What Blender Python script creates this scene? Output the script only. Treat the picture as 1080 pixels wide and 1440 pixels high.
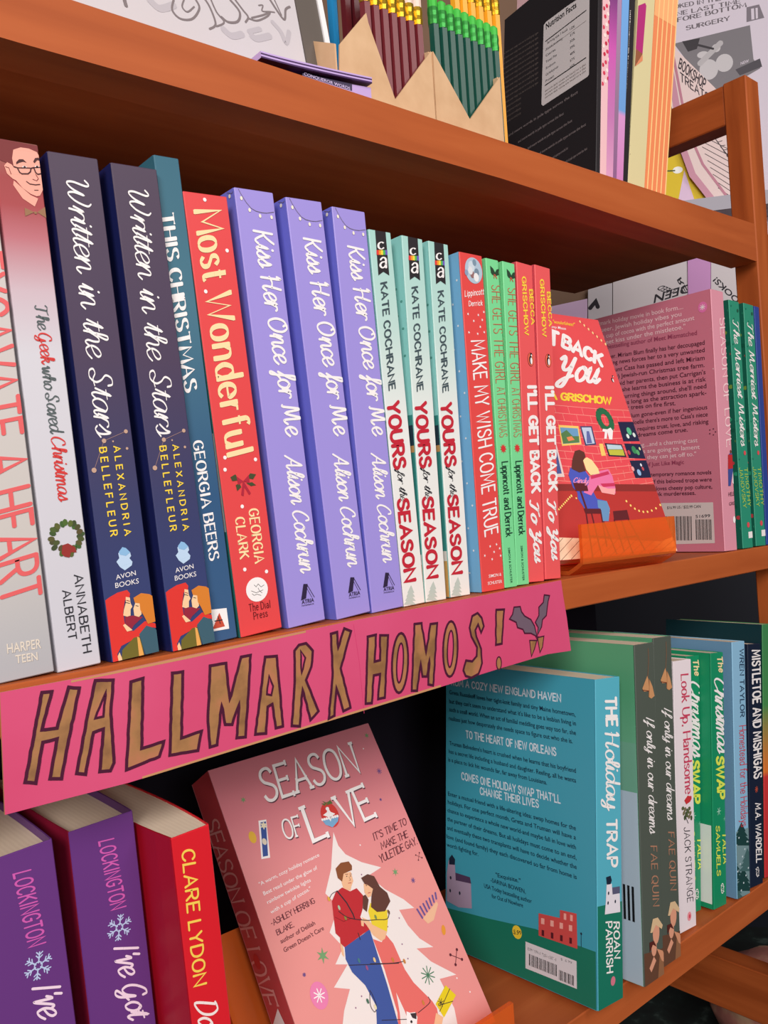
import bpy, math, random
from mathutils import Vector, Matrix
from mathutils.geometry import tessellate_polygon

for o in list(bpy.data.objects):
    bpy.data.objects.remove(o)
SC = bpy.context.scene
COL = SC.collection
Z0 = 0.62                                   # eye height above the shop floor

# ---------------------------------------------------------------- camera
EX = Vector((1390, -93, 1200)).normalized()
EZ = -Vector((.067, 1, 0)); EZ = (EZ - EZ.dot(EX)*EX).normalized()
EY = EZ.cross(EX)                           # world axes seen in camera space (x right, y down, z ahead)
ROT = Matrix((EX, EY, EZ))                  # world = ROT @ cam
EYE = Vector((0, -.356, Z0))
cam = bpy.data.cameras.new('camera'); cam.sensor_width = 36; cam.lens = 30; cam.clip_start = .01
cam_ob = bpy.data.objects.new('camera', cam); COL.objects.link(cam_ob)
m = Matrix.Identity(4)
for r in range(3):
    m[r][0] = ROT[r][0]; m[r][1] = -ROT[r][1]; m[r][2] = -ROT[r][2]; m[r][3] = EYE[r]
cam_ob.matrix_world = m
SC.camera = cam_ob
def ray(px):
    return ROT @ Vector(((px[0]-540)/1200, (px[1]-720)/1200, 1))

# ---------------------------------------------------------------- light
SC.view_settings.view_transform = 'Standard'; SC.view_settings.look = 'None'
SC.view_settings.gamma = 1; SC.view_settings.exposure = 0.0
SC.view_settings.use_curve_mapping = False
W = bpy.data.worlds.new('shop_air'); SC.world = W; W.use_nodes = True
W.node_tree.nodes['Background'].inputs[0].default_value = (1, .86, .80, 1)
W.node_tree.nodes['Background'].inputs[1].default_value = .09
def area(name, loc, target, size, power, col):
    l = bpy.data.lights.new(name, 'AREA'); l.shape = 'DISK'; l.size = size; l.energy = power; l.color = col
    ob = bpy.data.objects.new(name, l); COL.objects.link(ob); ob.location = loc
    ob.rotation_euler = (Vector(target)-Vector(loc)).to_track_quat('-Z', 'Y').to_euler()
    return ob
area('ceiling_lamp', (-1.15, -1.25, Z0+.85), (.35, 0, Z0-.05), .8, 29, (1, .95, .91))
area('ceiling_lamp_far', (.75, -1.5, Z0+1.1), (.6, 0, Z0), .8, 10, (1, .92, .89))
area('front_fill', (-.25, -1.75, Z0+.42), (.3, 0, Z0-.1), 1.0, 16.5, (1, .95, .91))  # added soft fill from in front of the shelves, not a shop lamp
area('aisle_lamp', (1.7, .55, Z0+1.3), (1.1, .35, Z0), .5, 16, (1, .88, .95))

# ---------------------------------------------------------------- materials
def lin(c):
    f = lambda v: (v/12.92 if v <= .04045 else ((v+.055)/1.055)**2.4)
    return (f(c[0]/255), f(c[1]/255), f(c[2]/255), 1)
MATS = {}
def mat(c, rough=.45, spec=.3, metal=0, name=None):
    key = (tuple(c), rough, spec, metal)
    if key in MATS: return MATS[key]
    M = bpy.data.materials.new(name or 'ink'); M.use_nodes = True
    b = M.node_tree.nodes['Principled BSDF']
    b.inputs['Base Color'].default_value = lin(c); b.inputs['Roughness'].default_value = rough
    b.inputs['Specular IOR Level'].default_value = spec; b.inputs['Metallic'].default_value = metal
    MATS[key] = M
    return M
def nodes_of(name):
    M = bpy.data.materials.new(name); M.use_nodes = True
    return M, M.node_tree, M.node_tree.nodes['Principled BSDF']
def ramp(nt, stops):
    r = nt.nodes.new('ShaderNodeValToRGB'); e = r.color_ramp.elements
    while len(e) < len(stops): e.new(.5)
    for k, (p, c) in enumerate(stops):
        e[k].position = p; e[k].color = lin(c)
    return r
def grad(name, stops, h, rough=.45):
    """colour blend running up the cover: print, and painted shade on the rose cover (local z)"""
    M, nt, b = nodes_of(name); tc = nt.nodes.new('ShaderNodeTexCoord'); sp = nt.nodes.new('ShaderNodeSeparateXYZ')
    dv = nt.nodes.new('ShaderNodeMath'); dv.operation = 'DIVIDE'; dv.inputs[1].default_value = h
    r = ramp(nt, stops)
    nt.links.new(tc.outputs['Object'], sp.inputs[0]); nt.links.new(sp.outputs[2], dv.inputs[0])
    nt.links.new(dv.outputs[0], r.inputs[0]); nt.links.new(r.outputs[0], b.inputs['Base Color'])
    b.inputs['Roughness'].default_value = rough; b.inputs['Specular IOR Level'].default_value = .3
    return M
def wood(name, stops, sc=(3, 40, 40), rough=.5):
    M, nt, b = nodes_of(name); tc = nt.nodes.new('ShaderNodeTexCoord'); mp = nt.nodes.new('ShaderNodeMapping')
    mp.inputs['Scale'].default_value = sc
    n = nt.nodes.new('ShaderNodeTexNoise'); n.inputs['Scale'].default_value = 1.6; n.inputs['Detail'].default_value = 8
    n.inputs['Distortion'].default_value = .6
    r = ramp(nt, stops); bp = nt.nodes.new('ShaderNodeBump'); bp.inputs['Strength'].default_value = .06
    nt.links.new(tc.outputs['Object'], mp.inputs[0]); nt.links.new(mp.outputs[0], n.inputs['Vector'])
    nt.links.new(n.outputs[0], r.inputs[0]); nt.links.new(r.outputs[0], b.inputs['Base Color'])
    nt.links.new(n.outputs[0], bp.inputs['Height']); nt.links.new(bp.outputs[0], b.inputs['Normal'])
    b.inputs['Roughness'].default_value = rough; b.inputs['Specular IOR Level'].default_value = .18
    return M
def paper_edges(name, c1, c2, freq=900):
    M, nt, b = nodes_of(name); tc = nt.nodes.new('ShaderNodeTexCoord'); sp = nt.nodes.new('ShaderNodeMapping')
    w = nt.nodes.new('ShaderNodeTexWave'); w.bands_direction = 'X'; w.inputs['Scale'].default_value = freq/6.28
    w.inputs['Distortion'].default_value = 1.5; w.inputs['Detail'].default_value = 3
    r = ramp(nt, [(0.1, c1), (.9, c2)])
    nt.links.new(tc.outputs['Object'], sp.inputs[0]); nt.links.new(sp.outputs[0], w.inputs['Vector'])
    nt.links.new(w.outputs[0], r.inputs[0]); nt.links.new(r.outputs[0], b.inputs['Base Color'])
    b.inputs['Roughness'].default_value = .85
    return M
def mottled(name, stops, scale, rough=.7, bump=0):
    M, nt, b = nodes_of(name); tc = nt.nodes.new('ShaderNodeTexCoord')
    n = nt.nodes.new('ShaderNodeTexNoise'); n.inputs['Scale'].default_value = scale; n.inputs['Detail'].default_value = 6
    r = ramp(nt, stops)
    nt.links.new(tc.outputs['Object'], n.inputs['Vector']); nt.links.new(n.outputs[0], r.inputs[0])
    nt.links.new(r.outputs[0], b.inputs['Base Color']); b.inputs['Roughness'].default_value = rough
    if bump:
        bp = nt.nodes.new('ShaderNodeBump'); bp.inputs['Strength'].default_value = bump
        nt.links.new(n.outputs[0], bp.inputs['Height']); nt.links.new(bp.outputs[0], b.inputs['Normal'])
    return M
WOOD = wood('stained_shelf_wood', [(.3, (168, 82, 40)), (.55, (180, 91, 46)), (.75, (188, 99, 52))])
WOOD_Z = wood('stained_post_wood', [(.3, (150, 70, 30)), (.6, (178, 90, 42)), (.8, (188, 100, 50))], (40, 40, 3))
WOOD_Y = wood('stained_rail_wood', [(.3, (150, 70, 30)), (.6, (176, 88, 42)), (.8, (188, 100, 50))], (40, 3, 40))
PAGES = paper_edges('page_edges', (226, 206, 182), (231, 212, 188))
WHITE = mat((238, 234, 234)); BLACK = mat((22, 20, 22))
def acrylic():
    M, nt, b = nodes_of('orange_acrylic')
    b.inputs['Base Color'].default_value = lin((255, 138, 62)); b.inputs['Roughness'].default_value = .06
    b.inputs['Specular IOR Level'].default_value = .5
    tr = nt.nodes.new('ShaderNodeBsdfTransparent'); tr.inputs[0].default_value = lin((255, 190, 135))
    mx = nt.nodes.new('ShaderNodeMixShader'); mx.inputs[0].default_value = .36
    out = nt.nodes['Material Output']
    nt.links.new(tr.outputs[0], mx.inputs[1]); nt.links.new(b.outputs[0], mx.inputs[2]); nt.links.new(mx.outputs[0], out.inputs[0])
    return M
ACRYLIC = acrylic()

# ---------------------------------------------------------------- mesh builder
class MB:
    def __init__(s): s.v = []; s.f = []; s.m = []; s.mats = []
    def mi(s, M):
        if M not in s.mats: s.mats.append(M)
        return s.mats.index(M)
    def face(s, pts, M):
        b = len(s.v); s.v += [tuple(p) for p in pts]; s.f.append(tuple(range(b, b+len(pts)))); s.m.append(s.mi(M))
    def mesh(s, vs, fs, M):
        b = len(s.v); k = s.mi(M); s.v += [tuple(p) for p in vs]
        for f in fs: s.f.append(tuple(b+i for i in f)); s.m.append(k)
    def box(s, a, b, M, bev=0):
        x0, y0, z0 = a; x1, y1, z1 = b
        if not bev:
            vs = [(x0,y0,z0),(x1,y0,z0),(x1,y1,z0),(x0,y1,z0),(x0,y0,z1),(x1,y0,z1),(x1,y1,z1),(x0,y1,z1)]
            s.mesh(vs, [(0,3,2,1),(4,5,6,7),(0,1,5,4),(1,2,6,5),(2,3,7,6),(3,0,4,7)], M); return
        # chamfered box: each face inset, edge and corner strips
        vs = []; idx = {}
        for cx in (0, 1):
            for cy in (0, 1):
                for cz in (0, 1):
                    P = [(x0, x1)[cx], (y0, y1)[cy], (z0, z1)[cz]]; S = [1-2*cx, 1-2*cy, 1-2*cz]
                    for ax in range(3):
                        q = [P[k] + (0 if k == ax else S[k]*bev) for k in range(3)]
                        idx[(cx, cy, cz, ax)] = len(vs); vs.append(tuple(q))
        fs = []
        def quad(l): fs.append(tuple(l))
        for ax in range(3):
            o = [k for k in range(3) if k != ax]
            for sd in (0, 1):
                l = []
                for (u, v) in ((0,0),(1,0),(1,1),(0,1)):
                    c = [0,0,0]; c[ax] = sd; c[o[0]] = u; c[o[1]] = v; l.append(idx[(*c, ax)])
                quad(l)
            for u in (0, 1):
                for v in (0, 1):
                    c0 = [0,0,0]; c1 = [0,0,0]; c0[o[0]] = c1[o[0]] = u; c0[o[1]] = c1[o[1]] = v; c1[ax] = 1
                    quad([idx[(*c0, o[0])], idx[(*c1, o[0])], idx[(*c1, o[1])], idx[(*c0, o[1])]])
        for cx in (0, 1):
            for cy in (0, 1):
                for cz in (0, 1): quad([idx[(cx, cy, cz, k)] for k in range(3)])
        s.mesh(vs, fs, M)
    def prism(s, pts, dirv, M, M2=None):
        """closed outline pts (3d, planar) pushed along dirv"""
        n = len(pts); P = [Vector(p) for p in pts]; d = Vector(dirv); Q = [p+d for p in P]
        tris = tessellate_polygon([P])
        s.mesh(P, [tuple(t) for t in tris], M); s.mesh(Q, [tuple(reversed(t)) for t in tris], M2 or M)
        s.mesh(P+Q, [(i, (i+1) % n, n+(i+1) % n, n+i) for i in range(n)], M2 or M)
    def tube(s, a, b, r0, r1, M, n=8, caps=True):
        a = Vector(a); b = Vector(b); d = (b-a).normalized(); u = d.orthogonal().normalized(); w = d.cross(u)
        vs = []
        for p, r in ((a, r0), (b, r1)):
            for k in range(n):
                t = 2*math.pi*k/n; vs.append(p + (u*math.cos(t)+w*math.sin(t))*r)
        fs = [(k, (k+1) % n, n+(k+1) % n, n+k) for k in range(n)]
        if caps: fs += [tuple(reversed(range(n))), tuple(range(n, 2*n))]
        s.mesh(vs, fs, M)
    def build(s, name, parent=None, smooth=False):
        me = bpy.data.meshes.new(name); me.from_pydata(s.v, [], s.f)
        for M in s.mats: me.materials.append(M)
        me.polygons.foreach_set('material_index', s.m)
        if smooth: me.polygons.foreach_set('use_smooth', [True]*len(s.f))
        import bmesh
        bm = bmesh.new(); bm.from_mesh(me)
        if len(bm.faces) < 4000: bmesh.ops.recalc_face_normals(bm, faces=bm.faces)
        bm.to_mesh(me); bm.free()
        ob = bpy.data.objects.new(name, me); COL.objects.link(ob)
        if parent: ob.parent = parent
        return ob
def tag(o, label=None, cat=None, group=None, kind=None):
    for k, v in (('label', label), ('category', cat), ('group', group), ('kind', kind)):
        if v: o[k] = v
    return o
def thing(name, label, cat, M=None, group=None):
    o = bpy.data.objects.new(name, None); o.empty_display_size = .02; COL.objects.link(o)
    if M is not None: o.matrix_world = M
    return tag(o, label, cat, group)
def kids(o): return [c for c in COL.objects if c.parent == o]
def dup(root, M, label):
    parts = kids(root); r = root.copy(); COL.objects.link(r); r.matrix_world = M; r['label'] = label
    for c in parts:
        g = kids(c); d = c.copy(); COL.objects.link(d); d.parent = r
        for q in g:
            e = q.copy(); COL.objects.link(e); e.parent = d
    return r
def pose(o, lean=0, yaw=0, pitch=0):
    return Matrix.Translation(o) @ Matrix.Rotation(yaw, 4, 'Z') @ Matrix.Rotation(lean, 4, 'Y') @ Matrix.Rotation(pitch, 4, 'X')

# ---------------------------------------------------------------- printing on flat faces
class Face:
    """a flat printed face: local origin o, right u, up v (unit), outward n, in the frame of matrix M"""
    def __init__(s, mb, M, o, u, v):
        s.mb = mb; s.o = Vector(o); s.u = Vector(u).normalized(); s.v = Vector(v).normalized(); s.n = s.u.cross(s.v).normalized(); s.M = M
        s.wo = M @ s.o; R = M.to_3x3(); s.wu = R @ s.u; s.wv = R @ s.v; s.wn = R @ s.n
        s.clip = None; s.k = 0; s.j = 3e-6
    def uv(s, px):
        d = ray(px); t = (s.wo-EYE).dot(s.wn)/d.dot(s.wn); q = EYE+d*t-s.wo
        a = q.dot(s.wu); b = q.dot(s.wv); c = s.wu.dot(s.wv)
        return Vector(((a-c*b)/(1-c*c), (b-c*a)/(1-c*c)))
    def to3(s, p, lvl): return s.o + s.u*p[0] + s.v*p[1] + s.n*(lvl*.00008+(s.k % 9)*s.j)
    def clipped(s, pts):
        if not s.clip: return pts
        x0, y0, x1, y1 = s.clip
        for ax, lim, sg in ((0, x0, 1), (0, x1, -1), (1, y0, 1), (1, y1, -1)):
            out = []
            for i in range(len(pts)):
                a, b = pts[i], pts[(i+1) % len(pts)]; da = (a[ax]-lim)*sg; db = (b[ax]-lim)*sg
                if da >= 0: out.append(a)
                if da*db < 0:
                    t = da/(da-db); out.append((a[0]+(b[0]-a[0])*t, a[1]+(b[1]-a[1])*t))
            pts = out
            if len(pts) < 3: return []
        return pts
    def convex(s, pts, M, lvl):
        pts = s.clipped([tuple(p) for p in pts])
        if len(pts) >= 3: s.k += 1; s.mb.face([s.to3(p, lvl) for p in pts], M)
    def fill(s, pts, M, lvl=1):
        P = [Vector((p[0], p[1], 0)) for p in pts]
        for t in tessellate_polygon([P]): s.convex([pts[i] for i in t], M, lvl)
    def poly(s, px, M, lvl=1): s.fill([s.uv(p) for p in px], M, lvl)
    def line(s, px, mm, M, lvl=2, closed=False): s.stroke([s.uv(p) for p in px], mm/1000, M, lvl, closed)
    def curve(s, px, mm, M, lvl=2): s.stroke([Vector(p) for p in smooth([tuple(s.uv(p)) for p in px], False, 6)], mm/1000, M, lvl)
    def stroke(s, pts, w, M, lvl=2, closed=False):
        for q in ribbon(pts, w, 1, closed): s.convex(q, M, lvl)
    def disc(s, c, rx, ry, M, lvl=1, n=20, uvs=False, rot=0):
        """rx, ry in mm"""
        c = c if uvs else s.uv(c); cr, sr = math.cos(rot), math.sin(rot); P = []
        for k in range(n):
            a = 2*math.pi*k/n; x = rx*math.cos(a)/1000; y = ry*math.sin(a)/1000
            P.append((c[0]+x*cr-y*sr, c[1]+x*sr+y*cr))
        s.convex(P, M, lvl)
    def star(s, c, r, M, lvl=2, n=5, inner=.4, rot=.3):
        c = s.uv(c); P = []
        for k in range(2*n):
            a = math.pi*k/n+rot; q = r/1000*(1 if k % 2 == 0 else inner); P.append((c[0]+q*math.sin(a), c[1]+q*math.cos(a)))
        s.fill(P, M, lvl)
    def burst(s, c, r, M, lvl=2, n=4, w=.35):
        c = s.uv(c)
        for k in range(n):
            a = math.pi*k/n; d = Vector((math.cos(a), math.sin(a)))*r/1000
            s.stroke([c-d, c+d], w/1000, M, lvl)
    def text(s, st, p0, p1, pt, M, style='sans', lvl=3, **kw):
        a, b, t = s.uv(p0), s.uv(p1), s.uv(pt)
        s.text_uv(st, a, b, t, M, style, lvl, **kw)
    def text_uv(s, st, a, b, t, M, style='sans', lvl=3, **kw):
        polys, wid = text_polys(st, style, **kw)
        U = Vector(b)-Vector(a); V = Vector(t)-Vector(a)
        for q in polys:
            s.j = 7e-6; s.convex([Vector(a)+U*(x/wid)+V*y for x, y in q], M, lvl); s.j = 3e-6
    def rect(s, u0, v0, u1, v1, M, lvl=1): s.convex([(u0,v0),(u1,v0),(u1,v1),(u0,v1)], M, lvl)

def ribbon(pts, w, thin=1, closed=False, cap=True, smooth=False):
    """quads for a pen stroke; thin < 1 narrows the horizontal runs"""
    P = [Vector((p[0], p[1])) for p in pts]
    P = [p for i, p in enumerate(P) if i == 0 or (p-P[i-1]).length > 1e-7]
    if closed and len(P) > 2 and (P[0]-P[-1]).length < 1e-7: P.pop()
    n = len(P)
    if n < 2: return []
    out = []; seg = n if closed else n-1
    def wd(d): return w*.5*(thin+(1-thin)*abs(d.y)**1.2)
    D = [(P[(i+1) % n]-P[i]).normalized() for i in range(seg)]
    L = []; R = []
    for i in range(n):
        if closed: d0, d1 = D[i-1], D[i]
        else: d0, d1 = D[max(i-1, 0)], D[min(i, seg-1)]
        t = d0+d1; t = d1 if t.length < .2 else t.normalized()
        nn = Vector((-t.y, t.x)); k = 1/max(.55, abs(nn.dot(Vector((-d1.y, d1.x)))))
        h = wd(t)*k; L.append(P[i]+nn*h); R.append(P[i]-nn*h)
    for i in range(seg):
        j = (i+1) % n; out.append([L[i], R[i], R[j], L[j]])
    if cap and not closed:
        for i, d in ((0, -D[0]), (n-1, D[-1])):
            nn = Vector((-d.y, d.x)); h = (L[i]-R[i]).length/2
            out.append([P[i]+nn*h, P[i]+d*h*.55+nn*h*.75, P[i]+d*h*.9, P[i]+d*h*.55-nn*h*.75, P[i]-nn*h])
    return out
# ---------------------------------------------------------------- lettering: pen-stroke alphabets (cap height 10)
CAPS = {
'A':(7,"0,0 3.5,10 7,0;1.2,3.4 5.8,3.4"),'B':(6,"0,0 0,10;~0,10 3.4,9.9 5,8.9 5,6.6 3.4,5.4 0,5.3;~0,5.3 3.8,5.3 5.8,4.2 6,2.4 5,.5 3.2,0 0,0"),
'C':(6.3,"~6,8 4.6,9.7 2.5,9.8 .6,8 0,5 .6,2 2.5,.2 4.6,.3 6.2,2"),'D':(6.5,"0,0 0,10;~0,10 3,9.9 5.6,8.3 6.5,5 5.6,1.7 3,.1 0,0"),
'E':(5.2,"5.2,10 0,10 0,0 5.2,0;0,5.2 4.4,5.2"),'F':(5,"5,10 0,10 0,0;0,5.2 4.2,5.2"),
'G':(6.6,"~6,8 4.6,9.7 2.5,9.8 .6,8 0,5 .6,2 2.5,.2 4.6,.3 6.3,1.8;6.3,1.4 6.3,4.6 3.9,4.6"),'H':(6.3,"0,0 0,10;6.3,0 6.3,10;0,5.2 6.3,5.2"),
'I':(1.4,".7,0 .7,10"),'J':(4.5,"~4.5,10 4.5,3 3.8,.8 2,0 .6,.8 0,2.4"),'K':(6,"0,0 0,10;5.8,10 0,4.2;2,6.2 6.2,0"),'L':(4.8,"0,10 0,0 4.8,0"),
'M':(8,"0,0 .6,10 4,2.5 7.4,10 8,0"),'N':(6.4,"0,0 0,10 6.4,0 6.4,10"),'O':(7,"@3.5,10 1,8.7 0,5 1,1.3 3.5,0 6,1.3 7,5 6,8.7"),
'P':(5.5,"0,0 0,10;~0,10 3.6,9.9 5.4,8.6 5.4,6 3.6,4.6 0,4.5"),'Q':(7,"@3.5,10 1,8.7 0,5 1,1.3 3.5,0 6,1.3 7,5 6,8.7;4.2,2.6 6.8,-1"),
'R':(6,"0,0 0,10;~0,10 3.6,9.9 5.4,8.6 5.4,6.3 3.6,5 0,4.9;2.8,4.9 6,0"),'S':(5.5,"~5.2,8.3 4.2,9.7 2.5,10 .8,9.2 .3,7.5 1.2,6 2.8,5.2 4.8,4.1 5.5,2.5 4.7,.8 2.8,0 1,.5 0,2"),
'T':(6,"0,10 6,10;3,10 3,0"),'U':(6.3,"~0,10 0,3.4 .9,1 3.15,0 5.4,1 6.3,3.4 6.3,10"),'V':(6.6,"0,10 3.3,0 6.6,10"),'W':(9.4,"0,10 2.4,0 4.7,9 7,0 9.4,10"),
'X':(6.2,"0,10 6.2,0;0,0 6.2,10"),'Y':(6.2,"0,10 3.1,4.6 6.2,10;3.1,4.6 3.1,0"),'Z':(5.8,"0,10 5.8,10 0,0 5.8,0"),
"'":(1.4,".9,10 .6,7.6"),'.':(1.2,".6,.1 .6,.5"),',':(1.4,".8,.6 .4,-1.4"),'!':(1.4,".7,10 .7,3.4;.7,.1 .7,.6"),'&':(6.5,"~6.2,0 2.2,7.2 2.2,9 3.4,9.9 4.6,9 4.2,7 1.2,4.4 .4,2.2 1.8,.2 4,.6 6,4"),'-':(3.6,".3,4.4 3.3,4.4")}
LOW = {
'a':(5.2,"~.6,5.4 2.4,6.7 4.2,5.8 4.5,4;4.5,5 4.5,0;~4.5,3.8 1.6,3.6 .3,1.8 1.6,.1 3.4,.5 4.5,2"),'b':(5.2,".4,0 .4,10.4;~.4,4.6 1.8,6.5 3.8,6.2 5,3.3 3.8,.4 1.8,.1 .4,2"),
'c':(4.4,"~4.2,5.4 2.6,6.6 .8,5.6 .2,3.3 .8,1 2.6,0 4.3,1.2"),'d':(5.4,"5,0 5,10.4;~5,4.6 3.6,6.5 1.5,6.2 .3,3.3 1.5,.4 3.6,.1 5,2"),
'e':(4.8,"~.3,3.5 4.5,3.7 4,5.8 2.4,6.7 .8,5.6 .2,3.3 .8,1 2.6,0 4.4,1.1"),'f':(3.6,"~3.8,9.8 2.8,10.5 1.6,9.6 1.4,7.6 1.4,0;0,6.6 3.2,6.6"),
'g':(5.2,"~4.6,4.6 3.4,6.5 1.4,6.2 .3,3.6 1.4,.9 3.4,.7 4.6,2.4;~4.7,6.6 4.7,-1.4 3.6,-3 1.8,-3.2 .4,-2.2"),'h':(5.2,".4,0 .4,10.4;~.4,4.4 2,6.4 3.8,6.4 4.7,4.8 4.7,0"),
'i':(1.4,".7,0 .7,6.6;.7,8.7 .7,9.1"),'j':(2,"~1.3,6.6 1.3,-1.6 .2,-3;1.3,8.7 1.3,9.1"),'k':(5,".4,0 .4,10.4;4.4,6.6 .4,2.8;1.7,4 4.8,0"),'l':(1.4,".7,0 .7,10.4"),
'm':(8,".4,0 .4,6.6;~.4,4.6 1.8,6.5 3.4,6.2 4,4.6 4,0;~4,4.6 5.4,6.5 7,6.2 7.6,4.6 7.6,0"),'n':(5.2,".4,0 .4,6.6;~.4,4.4 2,6.5 3.8,6.4 4.7,4.8 4.7,0"),
'o':(5,"@2.5,6.7 .8,5.7 .2,3.3 .8,.9 2.5,0 4.2,.9 4.8,3.3 4.2,5.7"),'p':(5.2,".4,-3.2 .4,6.6;~.4,4.6 1.8,6.5 3.8,6.2 5,3.3 3.8,.4 1.8,.1 .4,2"),
'r':(3.6,".4,0 .4,6.6;~.4,4 1.6,6.2 3.4,6.4"),'s':(4,"~3.8,5.4 2.2,6.7 .6,5.9 .6,4.4 2.2,3.5 3.7,2.5 3.7,.9 2,0 .2,1.1"),'t':(3.4,"~1.4,9 1.4,1.6 2.2,.1 3.4,.6;0,6.6 3.2,6.6"),
'u':(5.2,"~.5,6.6 .5,2 1.4,.2 3.2,.2 4.7,2.2;4.7,6.6 4.7,0"),'v':(4.8,".2,6.6 2.4,0 4.6,6.6"),'w':(7,".2,6.6 1.8,0 3.5,6 5.2,0 6.8,6.6"),'x':(4.6,".2,6.6 4.4,0;.2,0 4.4,6.6"),
'y':(4.8,".2,6.6 2.5,.4;~4.6,6.6 2.4,.2 1.4,-2.8 .2,-3"),'z':(4.2,".2,6.6 4,6.6 .2,0 4.2,0")}
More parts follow.
